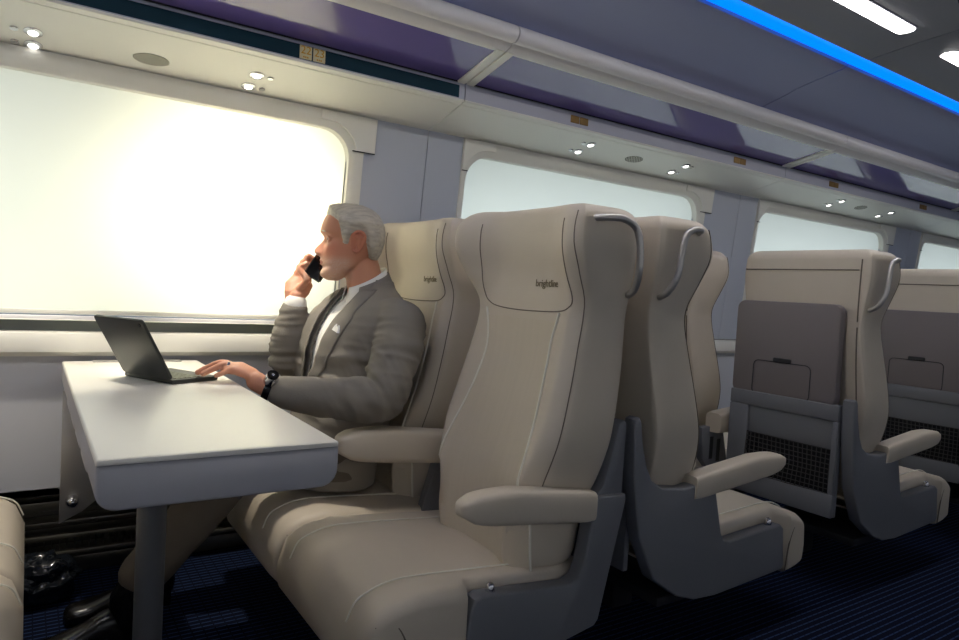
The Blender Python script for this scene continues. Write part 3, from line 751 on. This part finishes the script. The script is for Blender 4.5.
# ------------------------------------------------------------------ bag by the wall
bm = bmesh.new(); bmesh.ops.create_icosphere(bm, subdivisions=5, radius=1)
for v in bm.verts:
    d = noise.fractal(v.co * 2.3 + Vector((3, 1, 7)), 1.0, 2.0, 4) * 0.18 + abs(noise.noise(v.co * 5)) * 0.12
    v.co = v.co * (1 + d); v.co = Vector((v.co.x * 0.11, v.co.y * 0.075, max(-0.062, v.co.z * 0.075)))
    v.co += Vector((0.03, 2.27, 0.113))
mb = MB(); mb.bm(bm); bg = mb.build('plastic_bag', BAGM, None, 180); tag(bg, 'crumpled shiny dark bag on the floor below the table end by the wall', 'bag')
# ------------------------------------------------------------------ the man
PX, PY = 0.85, 1.985
person = empty('person', (PX, PY, 0))
def wb(mb_or_me, name, m, parent=person, smooth=60):
    """link a mesh whose vertices are in world coordinates under the person"""
    me = mb_or_me.mesh(name) if isinstance(mb_or_me, MB) else mb_or_me
    for v in me.vertices: v.co -= Vector((PX, PY, 0))
    me.update()
    return link(name, me, m, parent, smooth)
HC = Vector((0.852, 1.985, 1.142)); FW = Vector((-0.93, 0.37, 0)).normalized(); LF = Vector((0, 0, 1)).cross(FW)
def hw(f, s, z): return HC + FW * f + LF * s + Vector((0, 0, z))
FF = [(-.118, .082), (-.112, .097), (-.10, .106), (-.088, .105), (-.076, .100), (-.066, .106), (-.055, .107), (-.045, .108), (-.03, .104), (-.01, .099), (0.0, .096), (.012, .096), (.022, .106), (.032, .113), (.045, .112), (.06, .108), (.08, .099), (.095, .085), (.105, .066), (.112, .03)]
FB = [(-.118, .055), (-.11, .04), (-.10, .028), (-.085, .005), (-.07, -.02), (-.055, -.04), (-.04, -.055), (-.02, -.065), (0, -.071), (.03, -.074), (.055, -.070), (.08, -.056), (.095, -.038), (.105, -.016), (.112, .015)]
FWD = [(-.118, .018), (-.112, .032), (-.10, .043), (-.088, .051), (-.07, .057), (-.04, .063), (0, .069), (.04, .072), (.07, .069), (.09, .057), (.105, .034), (.112, .008)]
NOSE = [(-.050, 0), (-.046, .004), (-.042, .012), (-.037, .020), (-.030, .026), (-.021, .0245), (-.010, .018), (0.0, .012), (.012, .005), (.022, .001), (.032, 0)]
def head_pt(z, th):
    ff, fb, w_ = spl(FF, z), spl(FB, z), spl(FWD, z)
    c = fb + 0.46 * (ff - fb); co, si = math.cos(th), math.sin(th)
    a = (ff - c) if co >= 0 else (c - fb)
    n = 2.35 if co >= 0 else 2.05
    f = c + a * math.copysign(abs(co) ** (2 / n), co); s = w_ * math.copysign(abs(si) ** (2 / n), si)
    if co > 0:
        g = lambda x, m, d: math.exp(-((x - m) / d) ** 2)
        sg = spl([(-.05, .016), (-.03, .0145), (-.01, .010), (.02, .008)], z)
        f += spl(NOSE, z) * g(s, 0, sg)
        f += 0.007 * g(abs(s), 0.014, 0.006) * g(z, -0.035, 0.007)            # nostril wings
        f -= 0.011 * g(abs(s), 0.032, 0.014) * g(z, 0.010, 0.012)           # sockets
        f += 0.005 * g(abs(s), 0.028, 0.018) * g(z, 0.029, 0.006)           # brow
        f += 0.004 * g(abs(s), 0.045, 0.014) * g(z, -0.018, 0.016)          # cheekbones
        f -= 0.004 * g(abs(s), 0.042, 0.012) * g(z, -0.055, 0.018)          # hollow cheeks
        f += 0.006 * g(s, 0, 0.020) * g(z, -0.0575, 0.0042)                 # lips
        f += 0.007 * g(s, 0, 0.018) * g(z, -0.069, 0.0045)
        f -= 0.005 * g(s, 0, 0.024) * g(z, -0.0632, 0.0022)
        f += 0.003 * g(s, 0, 0.016) * g(z, -0.100, 0.010)
    return f, s
NT, NZ = 96, 84
body = MB()
rings = []
for k in range(NZ + 1):
    z = -.1178 + (.1118 + .1178) * k / NZ
    rings.append([hw(*head_pt(z, 2 * math.pi * j / NT), z) for j in range(NT)])
body.loft(rings)
for sg in (1, -1):      # ears
    rim = [(0.012, 0.071, 0.022), (0.006, 0.077, 0.031), (-0.008, 0.082, 0.034), (-0.019, 0.084, 0.026), (-0.021, 0.083, 0.010), (-0.016, 0.079, -0.006), (-0.008, 0.076, -0.020), (0.002, 0.073, -0.029), (0.009, 0.069, -0.024)]
    body.tube([hw(f, sg * s, z) for f, s, z in [tuple(p) for p in cr(rim, 3)]], 0.0042, 8)
    body.tube([hw(0.006, sg * 0.068, 0.018), hw(-0.006, sg * 0.074, 0.012), hw(-0.004, sg * 0.072, -0.012)], [0.010, 0.0115, 0.009], 10)
for sg in (1, -1):      # eyelids
    body.tube([hw(*q) for q in ((.085, sg * .0175, .0095), (.0915, sg * .024, .0150), (.0925, sg * .031, .0168), (.090, sg * .038, .0150), (.083, sg * .0445, .0090))], .0030, 10)
    body.tube([hw(*q) for q in ((.0845, sg * .0175, .0085), (.0890, sg * .025, .0035), (.0895, sg * .032, .0025), (.087, sg * .039, .0040), (.082, sg * .0445, .0080))], .0026, 10)
body.tube([hw(-0.002, 0, -0.02), (0.872, 1.985, 1.07), (0.885, 1.983, 1.02), (0.900, 1.98, 0.95)], [0.052, 0.055, 0.058, 0.064], 24)
def sring(xc, yc, z, a, b, n=2.5, seg=40):
    out = []
    for k in range(seg):
        t = 2 * math.pi * k / seg; c, s_ = math.cos(t), math.sin(t)
        out.append((xc + a * math.copysign(abs(c) ** (2 / n), c), yc + b * math.copysign(abs(s_) ** (2 / n), s_), z))
    return out
TOR = [(0.425, .785, .130, .185), (0.50, .790, .138, .190), (0.62, .826, .137, .182), (0.75, .862, .146, .188), (0.85, .878, .142, .200), (0.91, .888, .120, .208), (0.95, .897, .098, .180), (0.985, .905, .078, .125), (1.015, .908, .066, .082), (1.04, .912, .058, .066)]
def torso(mb, inset, z0, z1, n=30):
    mb.loft([sring(spl([(t[0], t[1]) for t in TOR], z), 1.98, z, spl([(t[0], t[2]) for t in TOR], z) - inset, spl([(t[0], t[3]) for t in TOR], z) - inset) for z in [z0 + (z1 - z0) * k / n for k in range(n + 1)]])
torso(body, 0.026, 0.46, 0.99)
# arms
body.tube([(.91, 1.82, .91), (.90, 1.775, .88), (.855, 1.725, .79), (.815, 1.70, .715), (.72, 1.71, .712), (.60, 1.742, .716), (.530, 1.770, .731), (.503, 1.785, .748)], [.05, .05, .045, .042, .040, .034, .026, .026], 18)
body.tube([(.88, 2.14, .91), (.845, 2.175, .87), (.715, 2.14, .775), (.70, 2.115, .85), (.702, 2.106, .93), (.708, 2.104, .965)], [.05, .048, .042, .036, .027, .025], 18)
# left hand, resting on the laptop
body.tube([(0.5190, 1.7780, 0.7460), (0.4920, 1.8050, 0.7660), (0.4660, 1.8220, 0.7780), (0.4500, 1.8280, 0.7790)], [.026, .033, .036, .030], 20, flat=(.46, 1.0), up=(0, 0, 1))
LHF = {'index': [(0.4620, 1.8510, 0.7790), (0.4390, 1.8660, 0.7880), (0.4120, 1.8740, 0.7780), (0.3860, 1.8780, 0.7645)],
       'middle': [(0.4560, 1.8360, 0.7810), (0.4280, 1.8460, 0.7910), (0.3980, 1.8520, 0.7790), (0.3720, 1.8560, 0.7645)],
       'ring': [(0.4600, 1.8200, 0.7800), (0.4320, 1.8260, 0.7880), (0.4040, 1.8290, 0.7770), (0.3800, 1.8310, 0.7645)],
       'little': [(0.4700, 1.8030, 0.7750), (0.4460, 1.8030, 0.7790), (0.4240, 1.8030, 0.7700), (0.4060, 1.8040, 0.7625)]}
for k, p in LHF.items():
    r0 = .0075 if k == 'little' else .0088
    body.tube(cr(p, 4), np.linspace(r0 + .001, r0 - .0012, 13), 12)
body.tube(cr([(0.5060, 1.8120, 0.7620), (0.4840, 1.8460, 0.7640), (0.4620, 1.8680, 0.7650), (0.4420, 1.8840, 0.7635)], 4), np.linspace(.0125, .0085, 13), 12)
# right hand, holding the phone by the cheek
PH = Vector((.789, 2.100, 1.088)); PHA = Vector((.50, -.10, .86)).normalized()
PHN = (FW.cross(Vector((0, 0, 1))) * 1.0); PHN = (PHN - PHA * PHN.dot(PHA)).normalized()   # toward the window side
PHB = PHA.cross(PHN).normalized()
if PHB.x > 0: PHB = -PHB      # toward the front of the face
def pp(a, b, n): return PH + PHA * a + PHB * b + PHN * n
body.tube([(.700, 2.105, .940), (.706, 2.115, .975), (.718, 2.133, .997), (.732, 2.140, 1.018)], [.026, .034, .041, .034], 20, flat=(.50, 1.0), up=(0.25, 0.9, -0.3))
RB = [(-.074, .046), (-.054, .050), (-.034, .050), (-.014, .047)]
for i, (a, b) in enumerate(RB):
    base = Vector((.722 + .008 * i, 2.136 + .002 * i, .996 + .014 * i))
    p = [base, pp(a - .004, b + .004, .024), pp(a + .002, .032, .027), pp(a + .004, .006, .0200)]
    if i == 3: p[3] = pp(a + .004, .012, .0200)
    body.tube(cr(p, 4), np.linspace(.0100, .0074, 13), 12)
body.tube(cr([(.712, 2.098, .990), (.728, 2.082, 1.022), pp(-.066, .046, -.0215), pp(-.042, .038, -.0195)], 4), np.linspace(.0125, .0085, 13), 12)
body.tube([(.710, 2.108, .970), (.732, 2.112, .992), pp(-.096, -.004, .008)], [.024, .024, .015], 14)
# legs
LEGS = [[(.80, 1.895, .505), (.70, 1.89, .505), (.52, 1.893, .505), (.40, 1.895, .385), (.268, 1.90, .235), (.235, 1.90, .175)],
        [(.80, 2.065, .505), (.70, 2.075, .505), (.53, 2.085, .505), (.45, 2.088, .37), (.36, 2.09, .22), (.335, 2.09, .165)]]
for L in LEGS: body.tube(cr(L, 3), np.interp(range(16), [0, 3, 6, 9, 12, 15], [.075, .068, .055, .05, .04, .038]), 16)
bme = remesh(body, 0.0030, 2)
at = bme.color_attributes.new('complexion', 'FLOAT_COLOR', 'POINT')
base = np.array(lin(SKIN_RGB)[:3]); lipc = np.array(lin((172, 100, 86))[:3]); ruddy = np.array(lin((190, 108, 84))[:3]); stub = np.array(lin((214, 198, 182))[:3])
cols = np.ones((len(bme.vertices), 4), np.float32)
for i, v in enumerate(bme.vertices):
    d = v.co - HC; f, s, z = d.dot(FW), d.dot(LF), d.z
    c = base
    if -0.14 < z < 0.13 and -0.1 < f < 0.16 and abs(s) < 0.1:
        g = math.exp(-((z + .02) / .03) ** 2 - ((abs(s) - .04) / .03) ** 2); c = c * (1 - .6 * g) + ruddy * .6 * g
        t = min(1.0, max(0.0, (-.040 - z) / .02)) * min(1.0, max(0.0, (f - .0) / .03)) * min(1, max(0, (z + .125) / .012))
        t *= 0.55 + 0.45 * noise.noise(v.co * 420)
        c = c * (1 - .6 * t) + stub * .6 * t
        if z < -.13 or f < -.0: pass
        if f > .10 and abs(s) < .026 and abs(z + .063) < .0095 * (1 - (s / .028) ** 2): c = lipc
        if abs(s) > .066 and f < .02: c = c * .5 + ruddy * .5
    else:
        n_ = 0.5 + 0.5 * noise.noise(v.co * 60); c = base * (1 - .22 * n_) + ruddy * .22 * n_
    cols[i, :3] = c
at.data.foreach_set('color', cols.ravel())
wb(bme, 'body', SKIN, smooth=180)
# eyes, brows
for sg in (1, -1):
    bm = bmesh.new(); bmesh.ops.create_uvsphere(bm, u_segments=18, v_segments=12, radius=0.0100)
    c = hw(0.0818, sg * 0.031, 0.0100)
    e = MB()
    for v in bm.verts: v.co += c
    e.bm(bm); me = e.mesh('eye'); me.materials.append(EYEW); me.materials.append(IRIS)
    for p in me.polygons:
        if (p.center - c).normalized().dot((FW - LF * 0.12 + Vector((0, 0, -.12))).normalized()) > 0.82: p.material_index = 1
    wb(me, 'eye', None)
    bp = [hw(0.109 - 0.5 * (x - .014) ** 2 * 20, sg * x, 0.0285 + 0.004 * math.sin((x - .012) / .036 * math.pi)) for x in np.linspace(.012, .048, 8)]
    wb(MB().tube(bp, [.0018, .003, .0034, .0034, .003, .0028, .0022, .0014], 8), 'eyebrow', HAIRM, smooth=180)
# hair shell combed back
HL = [(-.10, -.070), (-.05, -.066), (-.038, -.050), (-.028, -.010), (-.022, .025), (0, .037), (.022, .024), (.029, -.008), (.044, -.004), (.051, .030), (.060, .062), (.085, .080), (.12, .088)]
rings, hid = [], []
NH, NK = 120, 70
vs = []; th_ = []
for k in range(NK + 1):
    z = -.078 + (.1117 + .078) * k / NK
    for j in range(NH):
        t = 2 * math.pi * j / NH; f, s = head_pt(z, t)
        up = z - np.interp(f, [p[0] for p in HL], [p[1] for p in HL])
        h = max(-0.004, min(1.0, up / 0.022)) if up < 0.022 else 1.0
        full = 0.011 + 0.008 * max(0, min(1, (f - .05) / .05)) * max(0, min(1, (z - .07) / .03)) + 0.002 * (z > .05)
        n_ = noise.noise(Vector((f * 14, s * 150, z * 60))) * 0.0026 + noise.noise(Vector((f * 25, s * 330, z * 160))) * 0.0012
        th = (full + n_) * h if up > 0 else -0.004
        cen = Vector((0.01, 0, 0.02)); d = Vector((f, s, z)) - cen; d.normalize()
        p = Vector((f, s, z)) + d * th
        vs.append(hw(*p)); th_.append(up)
fs = []
for k in range(NK):
    for j in range(NH):
        q = (k * NH + j, k * NH + (j + 1) % NH, (k + 1) * NH + (j + 1) % NH, (k + 1) * NH + j)
        if max(th_[i] for i in q) > 0: fs.append(q)
fs.append(tuple(NK * NH + j for j in range(NH)))
hm = MB(); hm.add(vs, fs); wb(hm, 'hair', HAIRM, smooth=180)
# jacket
SL = [(.915, 1.815, .918), (.912, 1.775, .895), (.868, 1.722, .80), (.822, 1.692, .705), (.735, 1.704, .704), (.63, 1.732, .714), (.562, 1.756, .722)]
SR = [(.885, 2.145, .918), (.85, 2.19, .875), (.715, 2.146, .768), (.694, 2.128, .79), (.696, 2.114, .86), (.702, 2.107, .918)]
jk = MB(); torso(jk, 0.0, 0.415, 1.035, 40)
jk.tube(cr(SL, 4), np.interp(range(25), [0, 4, 8, 12, 16, 20, 24], [.068, .076, .067, .062, .058, .050, .043]), 24)
jk.tube(cr(SR, 4), np.interp(range(21), [0, 4, 8, 12, 16, 20], [.068, .074, .060, .058, .050, .044]), 24)
jk.tube(cr([(.850, 2.055, .945), (.802, 2.066, .865), (.784, 2.064, .75), (.785, 2.05, .64)], 4), np.interp(range(13), [0, 4, 8, 12], [.058, .074, .080, .066]), 22)
jme = remesh(jk, 0.006, 6)
def axis_wr(p):
    w = 0.0
    for c, dirv, r, fr_ in ((Vector((.80, 1.70, .725)), Vector((-.9, .1, -.45)).normalized(), .11, 40), (Vector((.87, 1.74, .80)), Vector((-.4, -.2, -1)).normalized(), .13, 32), (Vector((.70, 2.13, .80)), Vector((-.2, 0, 1)).normalized(), .11, 38), (Vector((.72, 1.84, .70)), Vector((.3, .2, 1)).normalized(), .12, 26)):
        d = p - c; t = d.dot(dirv); e = d - dirv * t
        q = noise.noise(Vector((t * fr_ + e.x * 5, e.y * 7, e.z * 6)) + c * 9)
        w += 0.0125 * math.exp(-(d.length / r) ** 2) * (0.6 - 1.9 * abs(q))
    return w
offs = []
for v in jme.vertices:
    p = v.co
    offs.append(axis_wr(p) + 0.0035 * noise.fractal(Vector((p.x * 9, p.y * 9, p.z * 13)), 1.0, 2.0, 3))
nrm = [v.normal.copy() for v in jme.vertices]
for v, n_, o_ in zip(jme.vertices, nrm, offs): v.co += n_ * o_
jme.update()
bm = bmesh.new(); bm.from_mesh(jme); JB = BVHTree.FromBMesh(bm)
YC = 1.962
def gap(z): return np.interp(z, [.62, .70, .80, .90, .97, 1.04], [0.0, .016, .036, .051, .060, .052])
kill = [f for f in bm.faces if f.normal.x < 0.3 and f.calc_center_median().x < .893 and f.calc_center_median().z > .62 and abs(f.calc_center_median().y - YC) < gap(f.calc_center_median().z) and f.calc_center_median().x < spl([(t[0], t[1]) for t in TOR], f.calc_center_median().z)]
bmesh.ops.delete(bm, geom=kill, context='FACES')
jm2 = bpy.data.meshes.new('suit_jacket'); bm.to_mesh(jm2); bm.free(); bpy.data.meshes.remove(jme)
jm2 = evaluate(jm2, [('SOLIDIFY', dict(thickness=0.004, offset=-1.0))])
jacket = wb(jm2, 'suit_jacket', SUIT, smooth=180)
def jhit(y, z, off=0.006):
    h = JB.ray_cast(Vector((0.3, y, z)), Vector((1, 0, 0)))
    return Vector((h[0].x - off, y, z)) if h[0] else None
for sg in (1, -1):
    rows = []
    for k in range(31):
        z = .63 + (1.005 - .63) * k / 30
        wv = np.interp(z, [.63, .72, .82, .915, .925, .965, 1.005], [.004, .036, .058, .076, .056, .050, .030])
        row = []
        for j in range(9):
            t = j / 8; y = YC + sg * (gap(z) - .004 + wv * t)
            h = jhit(y, z, 0.003 + (0.017 if sg > 0 else 0.010) * (1 - t) * min(1.0, (z - .63) / .08))
            h = h if h else (row[-1].copy() if row else (rows[-1][j].copy() if rows else Vector((.75, y, z))))
            if row and abs(h.x - row[-1].x) > 0.022: h = Vector((row[-1].x + 0.004, y, z))
            row.append(h)
        rows.append(row)
    lm = evaluate(MB().loft(rows, caps=False, closed=False).mesh('lapel', True), [('SOLIDIFY', dict(thickness=0.003, offset=0)), ('SMOOTH', dict(factor=.4, iterations=3))])
    wb(lm, 'lapel', SUIT, jacket, 180)
    pass
# collars
NC = Vector((.886, 1.983, 0))
def collar(name, r0, r1, zlo, zhi, tilt, a0, m, parent, th):
    rows = []
    for k in range(41):
        a = math.radians(a0 + (360 - 2 * a0) * k / 40)
        d = Vector((-math.cos(a), math.sin(a), 0)); row = []
        for t in (0, .35, .7, 1.0):
            z = zlo + (zhi - zlo) * t - math.cos(a) * tilt; rr = r0 + (r1 - r0) * t
            row.append(NC + d * rr + Vector((0.012 * 0 + (z - 1.0) * 0.0, 0, z)))
        rows.append(row)
    me = evaluate(MB().loft(rows, caps=False, closed=False).mesh(name), [('SOLIDIFY', dict(thickness=th, offset=0))])
    return wb(me, name, m, parent, 180)
shirt = MB(); torso(shirt, 0.009, 0.55, 1.0, 30)
shirt = wb(shirt, 'shirt', SHIRT, smooth=180)
collar('shirt_collar', .072, .061, .995, 1.040, .036, 14, SHIRT, shirt, .003)
collar('jacket_collar', .094, .070, .975, 1.028, .034, 52, SUIT, jacket, .004)
for k, c in enumerate([((.585, 1.747, .719), (.560, 1.757, .7235)), ((.702, 2.107, .915), (.705, 2.105, .942))]):
    wb(MB().tube([c[0], c[1]], [.036, .035] if k == 0 else [.037, .036], 20, cap=True), 'shirt_cuff', SHIRT, shirt)
# buttons on the sleeve, pocket square
for k in range(3):
    c = Vector((.655 - .022 * k, 1.722 + .006 * k, .676 + .003 * k))
    wb(MB().tube([c, c + Vector((0, -.004, -.004))], [.006, .005], 12), 'sleeve_button', DARKPL, jacket)
pb_ = []
for y, z in ((1.890, .880), (1.858, .872), (1.862, .884), (1.868, .894), (1.874, .886), (1.880, .898), (1.886, .890)):
    h = jhit(y, z, .012); pb_.append((h.x, y, z))
psq = MB(); n_ = len(pb_)
psq.add(pb_ + [(p[0] + .006, p[1], p[2]) for p in pb_], [tuple(range(n_)), tuple(range(n_, 2 * n_))[::-1]] + [(i, (i + 1) % n_, n_ + (i + 1) % n_, n_ + i) for i in range(n_)])
wb(psq, 'pocket_square', SHIRT, jacket, 20)
# trousers and shoes
trm = MB()
trm.loft([sring(.785, 1.98, z, .128 - .02 * (z < .44), .19 - .02 * (z < .44)) for z in (.432, .45, .50, .56)])
for L in LEGS:
    P = cr([L[0], L[1], L[2], L[3], L[4]], 4)
    trm.tube(P, np.interp(range(17), [0, 4, 8, 12, 16], [.082, .078, .066, .064, .060]), 22)
tme = remesh(trm, 0.006, 5)
for v, n_ in zip(tme.vertices, [v.normal.copy() for v in tme.vertices]): v.co += n_ * 0.003 * noise.fractal(v.co * 12, 1.0, 2.0, 3)
wb(tme, 'trousers', TROUSER, smooth=180)
for L in LEGS: wb(MB().tube([Vector(L[4]).lerp(Vector(L[3]), .25), L[4], L[5], (L[5][0], L[5][1], .12)], [.047, .046, .045, .044], 18), 'sock', SHOE)
for L, toe in ((LEGS[0], (-.005, 1.90)), (LEGS[1], (.10, 2.09))):
    a = Vector(L[-1]); hx = a.x + .03
    sh = MB()
    S_ = [(hx, .030, .034, .075), (hx - .03, .036, .045, .10), (hx - .08, .036, .046, .105), (hx - .14, .036, .036, .075), (hx - .20, .044, .030, .055), (hx - .25, .040, .024, .046), (toe[0], .018, .014, .030)]
    rr = []
    for x, b, hh, top in cr(S_, 4):
        ring = []
        for k in range(20):
            t = 2 * math.pi * k / 20; ring.append((x, toe[1] + b * math.cos(t), 0.05 + max(0.0015, top / 2 + top / 2 * math.copysign(abs(math.sin(t)) ** .7, math.sin(t)))))
        rr.append(ring)
    sh.loft(rr)
    wb(sh, 'shoe', SHOE)
# watch and wedding ring
wc = Vector((.531, 1.7695, .7305)); wd = (Vector((.503, 1.785, .748)) - Vector((.575, 1.752, .720))).normalized()
up_ = Vector((-.05, -.62, .78)); up_ = (up_ - wd * up_.dot(wd)).normalized(); sd = wd.cross(up_)
band = MB(); NB = 40; rr = []
for k in range(NB):
    t = 2 * math.pi * k / NB; d = up_ * math.cos(t) + sd * math.sin(t)
    rr.append([wc + d * r_ + wd * w_ for r_, w_ in ((.0285, -.009), (.0310, -.009), (.0310, .009), (.0285, .009))])
band.loft(rr + [rr[0]], caps=False)
wt = wb(band, 'wristwatch', SHOE)
wb(MB().tube([wc + up_ * .0295, wc + up_ * .0375], [.0195, .0185], 28), 'watch_case', CHROME, wt, 40)
wb(MB().tube([wc + up_ * .0500, wc + up_ * .0555], [.0150, .0150], 28, cap=False), 'watch_dial', SCREEN, wt, 40)
rg = Vector(LHF['ring'][0]).lerp(Vector(LHF['ring'][1]), .75); rd = (Vector(LHF['ring'][1]) - Vector(LHF['ring'][0])).normalized()
ux = rd.cross(Vector((0, 0, 1))).normalized(); uz = ux.cross(rd)
rr = [[rg + (ux * math.cos(t) + uz * math.sin(t)) * r_ + rd * w_ for r_, w_ in ((.0088, -.003), (.0108, -.003), (.0108, .003), (.0088, .003))] for t in np.linspace(0, 2 * math.pi, 25)]
wb(MB().loft(rr, caps=False), 'finger_ring', CHROME)
tag(person, 'grey haired man in a grey suit and white shirt, sitting and talking on a phone', 'person')
# phone
ph = MB(); bm = bmesh.new(); bmesh.ops.create_cube(bm, size=1)
for v in bm.verts: v.co = Vector((v.co.x * .140, v.co.y * .060, v.co.z * .009))
bmesh.ops.bevel(bm, geom=bm.edges[:], offset=.004, segments=3, affect='EDGES')
M = Matrix((PHA, PHB, PHN)).transposed()
for v in bm.verts: v.co = M @ v.co
phr = empty('phone', PH)
ph.bm(bm).build('case', BLACKL, phr, 40)
bm = bmesh.new(); bmesh.ops.create_cube(bm, size=1)
for v in bm.verts: v.co = M @ (Vector((v.co.x * .132, v.co.y * .054, v.co.z * .001 - .0047)))
MB().bm(bm).build('screen', SCREEN, phr, 0)
tag(phr, 'black phone held to the man\'s far cheek', 'phone')
# ------------------------------------------------------------------ light
def area(name, loc, size, power, rgb, rot):
    l = bpy.data.lights.new(name, 'AREA'); l.shape = 'RECTANGLE'; l.size, l.size_y = size; l.energy = power; l.color = lin(rgb)[:3]
    o = bpy.data.objects.new(name, l); COL.objects.link(o); o.location = loc; o.rotation_euler = rot; return o
def spot(name, loc, target, power, rgb, cone, blend, rad):
    l = bpy.data.lights.new(name, 'SPOT'); l.energy = power; l.color = lin(rgb)[:3]; l.spot_size = math.radians(cone); l.spot_blend = blend; l.shadow_soft_size = rad
    o = bpy.data.objects.new(name, l); COL.objects.link(o); o.location = loc
    o.rotation_euler = (Vector(target) - Vector(loc)).to_track_quat('-Z', 'Y').to_euler(); return o
DAY = [(235, 240, 250), (255, 250, 232), (232, 242, 250), (232, 242, 252), (232, 242, 252)]
POW = [58, 4.6, 5.7, 5.2, 5.2]  # first window, out of view, overdriven as added fill for the seat fronts
for (a, b), c, p in zip(WIN, DAY, POW):
    area('daylight', ((a + b) / 2, 2.72, 1.14), (b - a + 0.3, 0.72), p * 1.5, c, (math.radians(-90), 0, 0))
spot('low_sun', (0.74, 3.0, 1.36), (0.60, 2.3, 1.27), 74, (255, 240, 206), 78, 1.0, 0.12)
# reading lamps over the table end
for x, y in ((-0.005, 2.13), (0.567, 2.12)):
    spot('reading_lamp', (x, y, 1.625), (x - 0.02, y - 0.05, 0), 22, (255, 246, 228), 55, 0.6, 0.02)
w_ = bpy.data.worlds.new('world'); SC.world = w_; w_.use_nodes = True
w_.node_tree.nodes['Background'].inputs[0].default_value = (0.5, 0.6, 0.75, 1); w_.node_tree.nodes['Background'].inputs[1].default_value = 0.3
SC.view_settings.view_transform = 'Standard'; SC.view_settings.look = 'None'; SC.view_settings.gamma = 1.0; SC.view_settings.use_curve_mapping = False
SC.view_settings.exposure = 0.5
